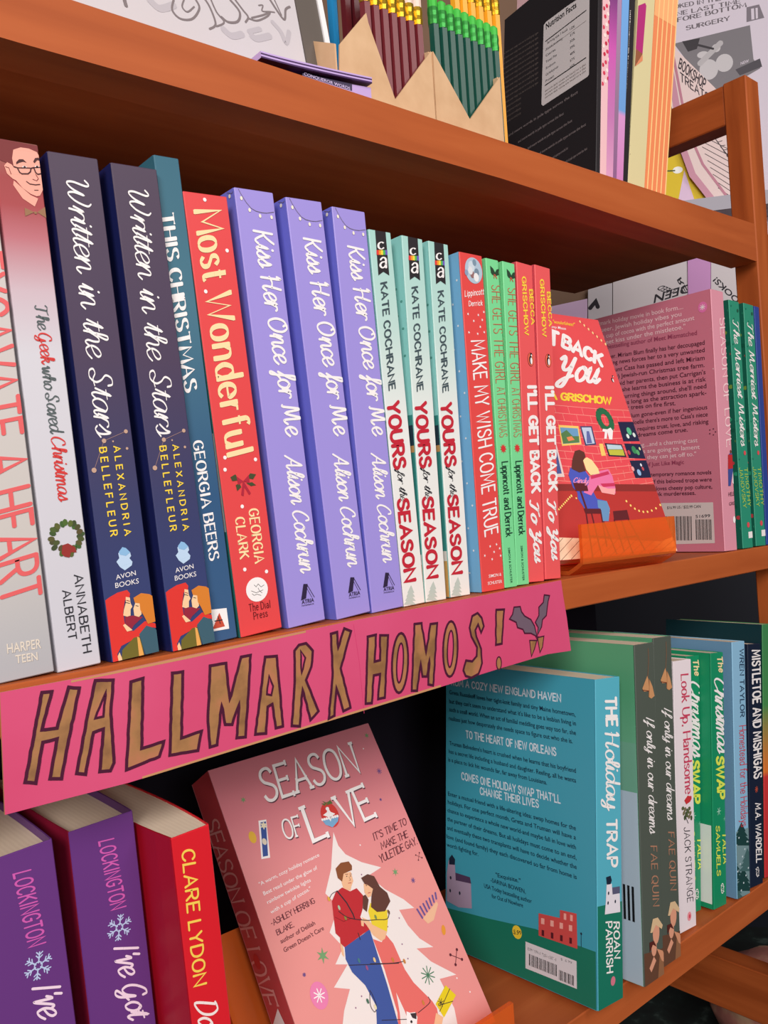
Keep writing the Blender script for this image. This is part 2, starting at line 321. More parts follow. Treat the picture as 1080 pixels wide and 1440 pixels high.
SCRIPT = {
'a':(5.6,"~4.4,5.6 3,6.5 1.1,5.2 .4,2.4 1.5,.2 3.2,1.3 4.5,5.6 4.3,1.6 5,.2 6.2,2"),'b':(4.8,"~0,2 2,7 2.5,9.8 1.7,10.6 1,8.5 1,2 2,.1 3.7,1.2 3.8,4 3,5.4 5.2,5"),
'c':(4.2,"~3.8,5.4 2.6,6.5 .9,5.2 .3,2.6 1.4,.2 3,.5 4.6,2.2"),'d':(5.6,"~4.3,5.4 3,6.5 1.1,5.2 .4,2.4 1.5,.2 3.2,1.3 4.5,5.4 4.9,10.6;~4.9,10.6 4.4,4 4.4,1.4 5.1,.2 6.2,2"),
'e':(4.2,"~.3,2.4 2.8,3.6 3.7,5.2 2.7,6.5 1,5.4 .3,2.8 1.4,.2 3.1,.5 4.6,2.2"),'f':(3.6,"~0,1 2.2,5.4 3.4,9.4 2.7,10.6 1.8,9 1.6,3 1.2,-2.6 .3,-3.4 .2,-2.2 1.8,.6 4,2.2"),
'g':(5.2,"~4.2,5.4 3,6.5 1.1,5.2 .4,2.4 1.5,.2 3.2,1.3 4.4,6;~4.4,6.2 4,-1.4 2.8,-3.5 1.3,-3 2.4,-1 5.4,2"),'h':(5.4,"~0,2 1.9,6.5 2.7,9.6 2,10.6 1.3,9 .9,0;~.9,2.2 2.4,5.9 3.7,6.2 4,4 3.8,1.4 4.6,.2 5.8,2"),
'i':(2.6,"~0,2 1.2,6.3 .9,1.6 1.6,.2 3,2;1.6,8.5 1.8,9"),'k':(5,"~0,2 1.9,6.5 2.6,9.6 1.9,10.6 1.3,9 .9,0;~.9,2.4 2.8,6.2 3.8,5.4 2.8,3.6 1.4,3.2 3,2.4 4,.2 5.4,2"),
'l':(2.6,"~0,2 2,7 2.5,9.8 1.7,10.6 1,8.5 .9,1.6 1.6,.2 3,2"),'m':(7.6,"~0,2 .9,6.3 .9,0;~.9,2.6 2.3,6 3.2,6 3.3,0;~3.3,2.6 4.7,6 5.8,6 5.9,1.6 6.6,.2 8,2"),
'n':(5.4,"~0,2 .9,6.3 .9,0;~.9,2.6 2.4,6.1 3.7,6 3.8,1.6 4.5,.2 5.8,2"),'o':(4.6,"~2.8,6.5 1,5.4 .3,2.8 1.5,.2 3.2,.8 4.1,3.2 3.4,5.8 2.4,6.4 3.4,5.2 5,5.2"),
'p':(5,"~0,2 1.2,6.3 .7,-3.2;~.9,2.4 2.4,6 3.9,5.6 4,2.4 2.6,.2 1.4,1 3,.4 5.2,2"),'r':(3.8,"~0,2 1.1,6.3 1.1,0;~1.1,2.8 2.2,5.8 3.6,6.1 4.2,5.4"),
's':(3.8,"~0,2 1.8,4.6 2.4,6.6 3,4 2.9,1.2 1.6,0 .5,.9;~2.7,.5 4.2,2"),'t':(3.2,"~0,2 1.9,8.8 1.5,4 1.4,1.6 2.1,.2 3.6,2;.1,6.7 3.3,6.9"),
'u':(5.4,"~0,3 .9,6.3 .7,2 1.8,.2 3.2,1.5 4.2,6.3 3.9,1.6 4.6,.2 5.8,2"),'v':(4.6,"~0,4.4 1,6.3 1.7,.4 2.2,.4 3.7,6.2 5,5.4"),'w':(6.8,"~0,4.4 .9,6.3 1.3,.8 2.2,.4 3.3,5.6 3.7,.6 4.6,.5 6,6.2 7.2,5.4"),
'y':(5.2,"~0,3 .9,6.3 .7,2.4 1.8,.5 3.2,1.7 4.2,6.3;~4.2,6.3 3.8,-1.4 2.7,-3.5 1.2,-3 2.4,-1 5.4,2"),
'W':(8.8,"~0,8.4 1.2,10 1.9,8.4 1.6,3 2.4,.3 4,2.4 5.2,7.4 5,2.8 6,.3 7.8,3.2 8.6,8.2 7.6,10"),'S':(5.4,"~5,8 4.3,10 2.3,9.8 1.6,7.4 3.4,5.2 4.3,2.6 3,.2 .8,.3 0,2 1.4,2.7 3.4,1.6 5.6,2"),
'Y':(6.4,"~0,8.6 1.1,10 1.8,8 1.6,5.4 2.6,4 4.4,5.4 5.4,9.8;~5.4,9.8 4.6,2 3.4,-2.8 1.6,-3.2 1.4,-1.8 3.4,.4 6.4,2"),
'H':(6.8,"~.2,8.6 1.2,10 1.1,0;~6,10 5.2,5 5,1.4 5.8,.2 7,2;~.4,4.6 3,5.6 5.6,5"),'C':(5.6,"~5,8 4.2,9.9 2.4,9.4 .6,6 .4,2.4 2,.1 4,.7 6,2.4"),
'T':(6,"~0,8.6 1.4,10 4,9.4 6.4,10.2;~3.6,9.6 2.8,4 2.6,1 1.6,-.2 .4,.8"),'G':(6.4,"~5,8.2 4.2,9.9 2.4,9.4 .6,6 .4,2.4 2,.1 4,1.2 5,4.6;~5.2,5 5,-1 3.6,-3 2,-2.2 4,0 6.6,2"),
'M':(9,"~0,.4 .8,1 1.8,9.8 3.8,1.4 6,9.8 6.8,1.4 7.6,.2 9,2"),'D':(6.6,"~1.4,9.6 1.2,.4 3.6,.2 6,2.8 6,7 3.6,9.9 .4,9.2"),'I':(2.6,"~1.8,10 1.2,.2"),
'K':(6,"~1,10 .8,0;~5.6,10 3,6 .9,4.6;~2,5.4 3.6,2 5,.2 6.4,1.6"),'O':(6.6,"~3.4,10 1,8.4 .2,4.6 1.4,.8 3.6,.2 5.8,2.8 6.2,7 4.6,9.8 3,9.4 3.6,8"),
'A':(7,"~0,0 2.4,6 3.8,10 4.6,5 5.2,1 6,.2 7.2,2;~1.4,4 3.4,3.4 5.2,3.8"),'L':(5,"~2.6,9.6 1.6,9 1,2 .4,.2 2,.8 5.2,.2"),'U':(6,"~0,9 1,10 .8,3 1.8,.3 3.6,.8 5,9.8 5,1.6 6,.4 7,2")}
CACHE = {}
def smooth(P, closed, k=5):
    n = len(P); out = []; rng = n if closed else n-1
    for i in range(rng):
        if closed: a, b, c, d = P[i-1], P[i], P[(i+1) % n], P[(i+2) % n]
        else: a, b, c, d = P[max(i-1, 0)], P[i], P[i+1], P[min(i+2, n-1)]
        for j in range(k):
            t = j/k; t2 = t*t; t3 = t2*t
            out.append(tuple(.5*((2*b[q])+(-a[q]+c[q])*t+(2*a[q]-5*b[q]+4*c[q]-d[q])*t2+(-a[q]+3*b[q]-3*c[q]+d[q])*t3) for q in (0, 1)))
    if not closed: out.append(P[-1])
    return out
def glyph(ch, st):
    if st == 'script':
        g = SCRIPT.get(ch) or CAPS.get(ch) or LOW.get(ch)
    else: g = LOW.get(ch) or CAPS.get(ch)
    return g
def text_polys(st, style='sans', w=1.3, thin=1, serif=0, slant=0, gap=2.3, k=5):
    """polygons with cap height 1, and the natural width"""
    key = (st, style, w, thin, serif, slant, gap)
    if key in CACHE: return CACHE[key]
    if style == 'sans':
        r = bfont(st, w)
    else:
        x = 0; out = []
        for ch in st:
            if ch == ' ': x += 4.0; continue
            g = glyph(ch, style)
            if not g: continue
            ticks = []
            for sk in g[1].split(';'):
                mode = sk[0] if sk[0] in '~@' else ''
                P = [tuple(float(q) for q in p.split(',')) for p in sk.lstrip('~@').split()]
                if serif and mode != '@':
                    for e, nb in ((P[0], P[1]), (P[-1], P[-2])):
                        if abs(e[0]-nb[0]) < abs(e[1]-nb[1])*.8 and min(abs(e[1]-q) for q in (0, 10, 6.6, 10.4, -3.2)) < .2:
                            ticks.append([(e[0]-serif, e[1]), (e[0]+serif, e[1])])
                        elif abs(e[1]-nb[1]) < .3 and mode == '' and ch.isupper() and abs(e[0]-nb[0]) > 2:
                            ticks.append([(e[0], e[1]-serif*.8), (e[0], e[1]+serif*.8)])
                if mode: P = smooth(P, mode == '@', k)
                P = [(p[0]+p[1]*slant+x, p[1]) for p in P]
                out += ribbon(P, w, thin, mode == '@', cap=not serif)
            for t in ticks: out += ribbon([(p[0]+p[1]*slant+x, p[1]) for p in t], w*max(thin, .35), 1, cap=False)
            x += g[0] + (gap if style != 'script' else gap*.0 + (1.0 if ch.isupper() else -.15))
        wid = max(x-(gap if style != 'script' else 0), .1)
        r = ([[(p[0]/10, p[1]/10) for p in q] for q in out], wid/10)
    CACHE[key] = r
    return r
def bfont(st, bold):
    cu = bpy.data.curves.new('t', 'FONT'); cu.body = st; cu.size = 1; cu.resolution_u = 3; cu.offset = bold*.012-.0126
    ob = bpy.data.objects.new('t', cu); me = bpy.data.meshes.new_from_object(ob)
    V = [(v.co.x, v.co.y) for v in me.vertices]; P = [[V[i] for i in p.vertices] for p in me.polygons]
    x0 = min(v[0] for v in V); x1 = max(v[0] for v in V); cap = .729
    bpy.data.meshes.remove(me); bpy.data.objects.remove(ob); bpy.data.curves.remove(cu)
    return [[((x-x0)/cap, y/cap) for x, y in q] for q in P], (x1-x0)/cap
def K(sc, ox, oy):
    """crop coordinates -> photo coordinates"""
    return lambda *p: [(ox+x/sc, oy+y/sc) for x, y in p] if len(p) != 1 else (ox+p[0][0]/sc, oy+p[0][1]/sc)
# calligraphic presets
def SCR(w=.9, thin=.45, slant=.28): return dict(style='script', w=w, thin=thin, slant=slant)
def CAP(w=1.4, thin=1, serif=0, gap=2.3, slant=0): return dict(style='print', w=w, thin=thin, serif=serif, gap=gap, slant=slant)
# ---------------------------------------------------------------- the bookcase
def z1(x): return Z0 + .227 + .015*x               # top board, upper face
def z2(x):                                          # middle board sags a little to the left
    q = x/.356
    return Z0 + .356*(-.1490 if q >= 1.3 else -.1490-.0150*(1.3-q))
Z3 = Z0 - .953*.356
XL, XR = -.42, .772
case = thing('bookcase', 'reddish stained open wooden bookcase holding all the rows of paperbacks', 'bookcase', Matrix.Translation((0, .1, 0)))
CM = Matrix.Translation((0, -.1, 0))
def board(name, top, lo, depth, n=24, eb=None):
    mb = MB(); xs = [XL+(XR-XL)*i/n for i in range(n+1)]; e = .0007; eb = e if eb is None else eb
    prof = lambda x: [(0+e, top(x)), (0, top(x)-e), (0, lo(x)+eb+1e-6), (eb, lo(x)), (depth, lo(x)), (depth, top(x))]
    rows = [[(x, y-.1, z) for y, z in prof(x)] for x in xs]
    vs = [p for r in rows for p in r]; fs = []
    for i in range(n):
        for j in range(6): fs.append((6*i+j, 6*i+(j+1) % 6, 6*i+6+(j+1) % 6, 6*i+6+j))
    fs += [tuple(range(6)), tuple(range(6*n, 6*n+6))]
    mb.mesh(vs, fs, WOOD); return mb
def lo1(x): return Z0 + .2028+.0055*max(0, min(1, (x-.11)/.3)) - .004*max(0, (x-.45)/.3)
def lo2(x): return z2(x)-.0205
mb = board('top_shelf', z1, lambda x: z1(x)-.016, .20, eb=0); mb.build('shelf_board', case)
mb = MB()                                           # front apron under the top board
for i in range(24):
    xa, xb = XL+(XR-XL)*i/24, XL+(XR-XL)*(i+1)/24
    vs = [(xa, -.1, z1(xa)-.016), (xb, -.1, z1(xb)-.016), (xb, -.1, lo1(xb)), (xa, -.1, lo1(xa)),
          (xa, -.0755, z1(xa)-.016), (xb, -.0755, z1(xb)-.016), (xb, -.0755, lo1(xb)), (xa, -.0755, lo1(xa))]
    fs = [(0,1,2,3), (4,7,6,5), (3,2,6,7)] + ([(0,3,7,4)] if i == 0 else []) + ([(1,5,6,2)] if i == 23 else [])
    mb.mesh(vs, fs, WOOD)
mb.build('apron', case)
board('mid', z2, lo2, .20).build('shelf_board', case)
board('low', lambda x: Z3, lambda x: Z3-.0245, .20).build('shelf_board', case)
for xa in (.778, -.445):
    mb = MB(); mb.box((xa, -.098, 0), (xa+.025, -.076, Z0+.377), WOOD_Z, .001); mb.build('post', case)
    mb = MB(); mb.box((xa, .16, 0), (xa+.025, .182, Z0+.377), WOOD_Z, .001); mb.build('post', case)
    mb = MB(); mb.box((xa+.001, -.076, Z0+.339), (xa+.024, .16, Z0+.376), WOOD_Y, .001); mb.build('rail', case)
    mb = MB(); mb.box((xa+.001, -.076, Z0-.512), (xa+.024, .16, Z0-.462), WOOD_Y, .001); mb.build('rail', case)
    for k, zz in enumerate((z1(xa)-.008, z2(xa)-.01, Z3-.012)):
        mb = MB(); a, b = (XR-.001, xa+.001) if xa > 0 else (xa+.024, XL+.001)
        for yy in (-.085, .09):
            mb = MB(); mb.tube((a, yy, zz), (b, yy, zz), .004, .004, WOOD, 8); mb.build('dowel', case)
mb = MB(); mb.box((XL, .1005, Z3), (XR, .105, lo2(.6)-.0005), mat((26, 24, 34), .7, .1)); tag(mb.build('back_panel', case), 'dark navy back panel')

# ---------------------------------------------------------------- books
CT = .0007                                           # card thickness
def strip(mb, xl, t, d0, d1, z0, z1_, M, n):
    ys = [d0+(d1-d0)*i/n for i in range(n+1)]
    out = [(xl(y), y, z0) for y in ys] + [(xl(y)+t, y, z0) for y in reversed(ys)]
    mb.prism(out, (0, 0, z1_-z0), M)
def book(name, label, cat, M, w, h, d, sm, lm, rm, group=None, splay=0, bow=0, recess=.0006, flip=False, art=None, pages=None):
    root = thing(name, label, cat, M, group); n = 10 if bow else 1
    b = lambda y: math.sin(math.pi*min(1, y/d)**.8)*bow
    xl = lambda y: -splay*y - b(y); xr = lambda y: w + b(y)*.9
    mbs, mbl, mbr, mbp = MB(), MB(), MB(), MB()
    mbs.box((0, 0, 0), (w, .0011, h), sm, .0004)
    strip(mbl, xl, CT, .0011, d, 0, h, lm, n)
    strip(mbr, lambda y: xr(y)-CT, CT, .0011, d, 0, h, rm, n)
    S = Face(mbs, M, (0, 0, 0), (1, 0, 0), (0, 0, 1)); S.clip = (.0002, .0002, w-.0002, h-.0002)
    L = Face(mbl, M, (-splay*d, d, 0), (splay, -1, 0), (0, 0, 1)); L.clip = (.0003, .0003, d-.0013, h-.0003)
    if art: art(S, L)
    ys = [.0013+(d-.0033)*i/n for i in range(n+1)]; e = CT+.0001
    mbp.prism([(xl(y)+e, y, .0005) for y in ys] + [(xr(y)-e, y, .0005) for y in reversed(ys)], (0, 0, h-.0005-recess), pages or PAGES)
    mbs.build('spine', root); mbl.build('front_cover' if flip else 'back_cover', root)
    mbr.build('back_cover' if flip else 'front_cover', root); mbp.build('page_block', root)
    return root
def stand(x, y, lean, w, zf, yaw=0, d=.14):
    """book standing on the shelf: lowest corner of the spine touches it"""
    R = pose((x, y, 0), lean, yaw); f = zf if callable(zf) else (lambda q: zf)
    cs = [R @ Vector(c) for c in ((0, 0, 0), (w, 0, 0), (0, d, 0), (w, d, 0))]
    return pose((x, y, max(f(c.x)-c.z for c in cs)+.0003), lean, yaw)
def K3(ox, oy): return K(3, ox, oy)
hair = mat((110, 60, 50))
INKW = mat((245, 240, 240), .5, .2); YEL = mat((248, 214, 70), .5, .2); CREAM = mat((248, 222, 170), .5, .2)
RED = mat((222, 60, 62)); DARK = mat((40, 40, 48)); SKIN = mat((240, 180, 140)); GOLD = mat((190, 140, 60))

# --- heart book -------------------------------------------------------------
def art_heart(S, L):
    c = mat((226, 98, 100)); S.text('EXCAVATE A HEART', (-53, 360), (4, 852), (2, 356), c, **CAP(1.5, .8, gap=1.9))
    t = mat((226, 214, 200)); S.text('HARPER', (10, 919), (58, 911), (9, 905), t, w=2.2); S.text('TEEN', (22, 933), (53, 928), (21, 921), t, w=2.2)
LGREY = grad('pale_grey_cover', [(0, (176, 176, 182)), (.25, (200, 194, 190)), (1, (206, 200, 198))], .221)
book('paperback_book', 'pale grey paperback with coral lettering at the left end of the middle shelf row', 'book',
     stand(.1010, .0044, -.055, .0235, z2), .0235, .2211, .14, LGREY, LGREY, LGREY, art=art_heart)
# --- geek book ---------------------------------------------------------------
def art_geek(S, L):
    k = K(6.26, 0, 190); sk = mat((240, 168, 150)); hr = mat((120, 42, 44)); dk = mat((70, 28, 30)); mr = mat((172, 66, 70))
    S.poly(k((-60,20),(350,100),(362,230),(330,150),(250,120),(180,110),(120,130),(105,210),(118,285),(60,245),(20,230),(-40,200)), hr, 2)
    S.poly(k((120,400),(200,470),(270,530),(335,560),(305,630),(200,560),(115,440)), sk, 2)
    S.poly(k((115,130),(180,110),(250,120),(320,150),(352,200),(370,270),(388,370),(378,480),(350,535),(320,540),(270,520),(200,470),(140,400),(110,385),(60,340),(35,270),(60,240),(100,260),(120,285),(105,205)), sk, 3)
    S.line(k((120,280),(150,290),(170,330),(190,343),(245,343),(265,325),(270,295),(295,288)), .55, dk, 5)
    S.line(k((150,290),(262,292)), .4, dk, 5); S.line(k((295,288),(372,285)), .4, dk, 5); S.line(k((295,290),(310,330),(330,348),(375,338)), .55, dk, 5)
    S.poly(k((140,240),(165,215),(200,215),(232,245),(200,236),(165,245),(140,260)), dk, 5); S.poly(k((290,235),(305,205),(335,200),(355,230),(325,222),(300,250)), dk, 5)
    for c in ((215,285),(325,282)): S.disc(k(c), .9, .55, INKW, 4); S.disc(k(c), .5, .5, dk, 5)
    S.line(k((230,410),(260,432),(310,440),(348,436)), .4, dk, 5); S.line(k((310,345),(335,385),(320,405),(285,390)), .25, hr, 5); S.line(k((300,487),(335,487)), .25, dk, 5)
    S.line(k((45,280),(75,290),(95,345)), .25, hr, 5)
    g = mat((150, 110, 78)); S.poly(k((215,640),(300,680),(220,715)), g, 3); S.poly(k((415,620),(325,680),(405,730)), g, 3); S.disc(k((310,685)), .6, .6, g, 4)
    gy = mat((88, 98, 100)); rd = mat((212, 60, 58)); a = SCR(1.1, .5, .15)
    S.text('The', (48.5,429), (53,463), (65,427), gy, **a); S.text('Geek', (53,468), (58,511), (71,466), rd, **a); S.text('who', (58.5,515), (62,548), (75,513), gy, **a)
    S.text('Saved', (63,553), (70,608), (81,551), gy, **a); S.text('Christmas', (71,614), (82,704), (90,612), rd, **a)
    gr = mat((78, 88, 58)); c = S.uv((95, 756))
    for i in range(26):
        t = i*2.4; r = (.0052+.0022*((i*7) % 5)/5); S.disc((c[0]+r*math.cos(t), c[1]+r*math.sin(t)), 1.5, 1.1, mat((66+(i % 3)*12, 78+(i % 4)*9, 48)), 3+(i % 3)*.3, 8, uvs=True, rot=t)
    b = mat((150, 50, 46)); q = K(3, 0, 560)
    S.poly(q((262,620),(285,612),(315,628),(322,650),(298,650),(292,672),(270,668),(258,655)), b, 5)
    S.text('ANNABETH', (104,809), (117,918), (115.5,807), DARK, **CAP(1.25)); S.text('ALBERT', (87.5,831), (96.5,900), (98.5,829), DARK, **CAP(1.25))
geek_m = grad('pink_to_white_cover', [(0, (204, 202, 212)), (.6, (210, 208, 216)), (.72, (204, 182, 192)), (.82, (188, 112, 122)), (.88, (166, 70, 74)), (.93, (160, 66, 68)), (1, (150, 104, 92))], .2212)
book('paperback_book', 'white and dark pink paperback with a drawn man in glasses on its spine', 'book',
     stand(.1262, .0046, -.056, .0183, z2), .0183, .2212, .14, geek_m, geek_m, geek_m, art=art_geek)
# --- two navy books ------------------------------------------------------------
def art_written(S, L):
    S.text('Written in the Stars', (91,246), (135,612), (122,242), INKW, **SCR(.72, .5, .32))
    st = mat((150, 120, 120)); q = K(3, 0, 560)
    S.line(q((438,180),(530,140)), .25, st); S.line(q((438,180),(396,304)), .25, st)
    for c, r in (((438,180),1), ((530,140),.9), ((396,304),1.1), ((476,182),.4), ((535,212),.6)): S.disc(q(c), r, r, mat((196, 160, 140)), 3)
    S.text('ALEXANDRIA', (159.5,628), (175.5,753), (168,627), YEL, **CAP(1.7, 1, gap=6)); S.text('BELLEFLEUR', (139.5,630), (155.5,754), (149,629), YEL, **CAP(1.7, 1, gap=6))
    S.poly(q((515,628),(530,632),(548,650),(552,665),(545,675),(558,690),(555,705),(526,726),(505,712),(490,690),(502,675),(498,655)), mat((190, 214, 240)), 3)
    S.poly(q((515,628),(530,632),(548,650),(530,665),(505,660),(500,648)), mat((140, 186, 226)), 4)
    S.text('AVON', (163,815.5), (191,808.5), (162,808.5), INKW, w=1.2); S.text('BOOKS', (162,827), (195,820), (161.4,819.5), INKW, w=1.2)
    k = K(5.143, 120, 780)
    S.poly(k((120,350),(170,310),(230,275),(300,255),(322,280),(318,310),(285,330),(272,420),(285,500),(300,555),(350,550),(430,480),(515,500),(522,530),(440,520),(390,590),(260,660),(230,720),(250,775),(200,800),(150,800)), mat((222, 56, 50)), 2)
    S.poly(k((285,450),(340,440),(415,450),(350,510),(330,545),(290,520)), mat((150, 40, 62)), 2.6)
    S.poly(k((265,690),(350,600),(390,590),(412,660),(430,740),(300,775),(260,772)), mat((112, 104, 44)), 3)
    S.poly(k((388,575),(440,512),(500,532),(528,560),(548,708),(440,737),(410,650)), mat((62, 96, 112)), 3)
    S.poly(k((372,592),(390,600),(424,738),(388,744)), mat((232, 170, 90)), 4)
    S.poly(k((290,305),(320,310),(325,350),(338,375),(325,395),(325,440),(300,448),(272,440),(276,400),(290,350)), mat((246, 204, 160)), 4)
    S.poly(k((270,510),(285,500),(340,545),(300,556)), mat((246, 204, 160)), 4)
    S.poly(k((395,350),(360,345),(345,390),(352,440),(385,450),(405,430)), mat((246, 204, 160)), 4)
    S.poly(k((345,312),(400,278),(460,285),(500,310),(518,400),(512,480),(450,500),(420,440),(395,400),(390,352),(355,347)), mat((216, 128, 48)), 5)
    S.line(k((288,345),(318,352)), .3, DARK, 5); S.line(k((362,368),(380,372)), .3, DARK, 5); S.line(k((295,330),(318,336)), .3, mat((150, 40, 40)), 5)
    S.poly(k((245,705),(262,745),(268,775),(240,775),(232,735)), mat((246, 204, 160)), 4)
wr = grad('plum_to_navy_cover', [(0, (52, 66, 118)), (.3, (58, 62, 104)), (.6, (76, 62, 88)), (1, (78, 64, 84))], .2205)
navy = mat((30, 36, 92), .4)
GW = 'navy and plum paperbacks on the top row'
W1 = book('paperback_book', 'navy and plum paperback with white script, right beside the white pink-topped book', 'book',
          stand(.1496, .0048, -.061, .0220, z2), .0220, .2205, .135, wr, navy, navy, GW, art=art_written)
dup(W1, stand(.1772, .0030, -.063, .0220, z2), 'navy and plum paperback with white script, right in front of the teal-blue book')
# --- teal blue ------------------------------------------------------------------
def art_xmas(S, L):
    S.text('THIS CHRISTMAS', (226,302), (260,551), (243,300), INKW, **CAP(2.4, .3, .8)); S.text('GEORGIA BEERS', (271,622), (294.5,788), (284.5,620), INKW, **CAP(2, .4, .9))
    q = K(3, 0, 560); S.poly(q((880,893),(955,885),(966,972),(890,985)), INKW, 2); S.poly(q((924,905),(948,962),(895,975)), mat((200, 80, 60)), 3)
    S.line(q((905,940),(936,935)), .5, DARK, 4); S.line(q((918,920),(928,950)), .4, DARK, 4)
tb = grad('teal_blue_cover', [(0, (58, 92, 134)), (.3, (50, 88, 128)), (.7, (70, 116, 136)), (1, (52, 104, 124))], .23)
book('paperback_book', 'tall teal-blue paperback with white serif capitals half hidden behind the navy pair', 'book',
     stand(.2006, .0066, -.063, .0128, z2), .0128, .2300, .14, tb, tb, tb, art=art_xmas)
# --- red Most Wonderful ------------------------------------------------------------
def art_most(S, L):
    S.text('Most', (273,298), (286,396), (309,294), CREAM, **CAP(1.9, .4, .8, 1.8)); S.text('Wonderful', (289,415), (320,643), (324,411), CREAM, **CAP(1.9, .4, .8, 1.8))
    for p in ((287.6,281),(319,352.5),(289,410),(316,643.5)): S.disc(p, .95, .95, INKW, 3)
    q = K(3.6, 300, 560)
    for p in ((58,362),(212,310),(145,548),(158,867),(268,877)): S.disc(q(p), .95, .95, INKW, 3)
    g = mat((70, 78, 50)); b = mat((176, 40, 62))
    for pts in (((130,415),(110,385),(85,400),(95,420)), ((130,430),(112,440),(120,470),(140,450)), ((170,405),(185,380),(215,385),(200,410)), ((165,430),(195,425),(215,440),(190,445))): S.poly(q(*pts), g, 3)
    for pts in (((150,420),(115,395),(125,440)), ((150,420),(178,388),(182,430)), ((148,420),(140,490),(152,495),(156,430)), ((152,420),(188,480),(180,490),(150,440))): S.poly(q(*pts), b, 3.5)
    S.text('GEORGIA', (349.5,717), (358.5,792), (362.5,715.5), CREAM, **CAP(2, .45, .8)); S.text('CLARK', (330.5,729), (337.5,785.5), (343,727.5), CREAM, **CAP(2, .45, .8))
    S.disc(q((220,968)), 6.3, 6, INKW, 3, 28); k = mat((40, 40, 40))
    for pts in (((190,975),(215,985),(250,970)), ((205,945),(215,955),(225,940),(240,955),(255,945)), ((195,990),(205,998),(220,992),(240,998)), ((225,960),(232,975),(245,985))): S.line(q(*pts), .22, k, 4)
    S.text('The Dial', (350.5,860), (380,854), (349.5,850), mat((96, 24, 30)), **CAP(1.3, .8, .6)); S.text('Press', (357,871), (376,866.5), (356,861.5), mat((96, 24, 30)), **CAP(1.3, .8, .6))
    t = [(.1345, .0005), (.1345, .05), (.1345, .09)]
    for i in range(16):
        v = .085+.0075*i; L.disc((.118+.010*((i*5) % 4)/4, v), 3.2, 2.6, mat(((28, 34, 32), (226, 222, 214), (40, 60, 48))[i % 3]), 2+(i % 3)*.4, 8, uvs=True)
    L.rect(.10, .052, .134, .085, mat((206, 206, 204)), 1); L.rect(.10, .085, .134, .10, mat((214, 216, 210)), 1)
redm = mat((226, 74, 76), .42)
book('paperback_book', 'red paperback with cream serif lettering and a holly bow, left of the lavender trio', 'book',
     stand(.2155, .0065, -.072, .0240, z2), .0240, .2156, .135, redm, mat((46, 122, 118)), redm, art=art_most)
# --- lavender trio -----------------------------------------------------------------
def art_kiss(S, L):
    S.text('Kiss Her Once for Me', (355.5,322), (402,612), (380.5,318), INKW, **SCR(1.15, .75)); S.text('Alison Cochrun', (400,641), (422,804), (421.5,638), INKW, **SCR(1.15, .75))
    q = K(3.6, 300, 560); d = mat((48, 38, 66))
    S.poly(q((455,940),(476,940),(468,1013),(443,1024)), d, 3); S.line(q((472,942),(510,1006)), .35, d, 3); S.line(q((466,950),(498,1008)), .25, d, 3)
    S.text('ATRIA', (424,849.8), (441.3,846), (423.7,843.8), d, w=2.4); S.text('PAPERBACK', (424.3,853), (441.5,849.6), (424.2,851), d, w=1.5)
    c = K(3.6, 300, 240); g = mat((120, 110, 130)); f = mat((244, 236, 214))
    S.line(c((125,92),(140,120),(165,160),(190,190),(215,205),(245,213),(270,215),(305,210)), .28, g, 3)
    for p in ((140,140),(182,200),(235,230),(293,237)): S.disc(c(p), .75, 1.0, f, 4)
    L.line(c((108,92),(95,115),(70,112)), .28, g, 3); L.disc(c((85,130)), 1.0, 1.0, f, 4)
lav = mat((160, 146, 222), .42); lavb = mat((118, 120, 220), .42)
GK = 'lavender paperbacks standing together on the top row'
K1 = book('paperback_book', 'lavender paperback pressed against the red holly-bow book, first of the lavender trio', 'book',
          stand(.2442, .0074, -.068, .0232, z2), .0232, .2230, .14, lav, lavb, lav, GK, art=art_kiss)
dup(K1, stand(.2742, .0060, -.068, .0232, z2), 'lavender paperback with white script, middle one of the lavender trio')
dup(K1, stand(.2988, .0062, -.042, .0232, z2), 'lavender paperback with white script, touching the three mint books')
# --- mint trio -----------------------------------------------------------------------
def art_kate(S, L):
    q = K(3.6, 500, 300); r = K(3.6, 500, 560); b = mat((44, 40, 44)); rd = mat((196, 40, 58))
    S.poly(q((97,72),(150,84),(170,315),(140,296),(115,315)), b, 2)
    for i, c in enumerate(((228, 60, 60), (240, 150, 50), (240, 220, 70), (80, 180, 90), (110, 90, 190))):
        a = 104+11*i; S.poly(q((a,186),(a+11,187.5),(a+12,212),(a+1,210)), mat(c), 4)
    S.text('c', q((113,183)), q((143,180)), q((110,130)), INKW, **CAP(1.5, .5, .5), lvl=4); S.text('a', q((122,278)), q((158,274)), q((119,200)), INKW, **CAP(1.5, .5), lvl=4)
    S.text('KATE COCHRANE', (535,399), (547,549), (543.5,397), mat((66, 82, 90)), **CAP(1.9))
    S.text('YOURS', (544.5,567), (554.5,659), (560,565), rd, **CAP(2.4)); S.text('for the', (557.5,661), (563,703), (567,660), DARK, **SCR(.8, .6)); S.text('SEASON', (559,704), (569.5,818), (573.5,702), rd, **CAP(2.4))
    t = mat((190, 200, 192))
    for k in range(4): S.poly(r((280-4*k,945+22*k),(262-6*k,985+20*k),(296+4*k,985+20*k)), t, 2)
    L.poly(q((240,1080),(240,800),(225,850),(222,900),(215,1080)), mat((60, 150, 140)), 1)
    L.rect(.124, .012, .134, .11, mat((56, 140, 134)), 1); L.rect(.124, .088, .134, .092, mat((200, 150, 90)), 2); L.rect(.124, .092, .134, .104, mat((38, 60, 74)), 2)
    L.rect(.10, .0, .134, .028, mat((226, 222, 216)), 2); L.rect(.131, 0, .134, .022, mat((206, 160, 90)), 3)
    for i in range(6): L.disc((.131-.004*(i % 2), .145+.008*i), 1.0, .8, mat((90, 160, 150)), 2, 8, uvs=True)
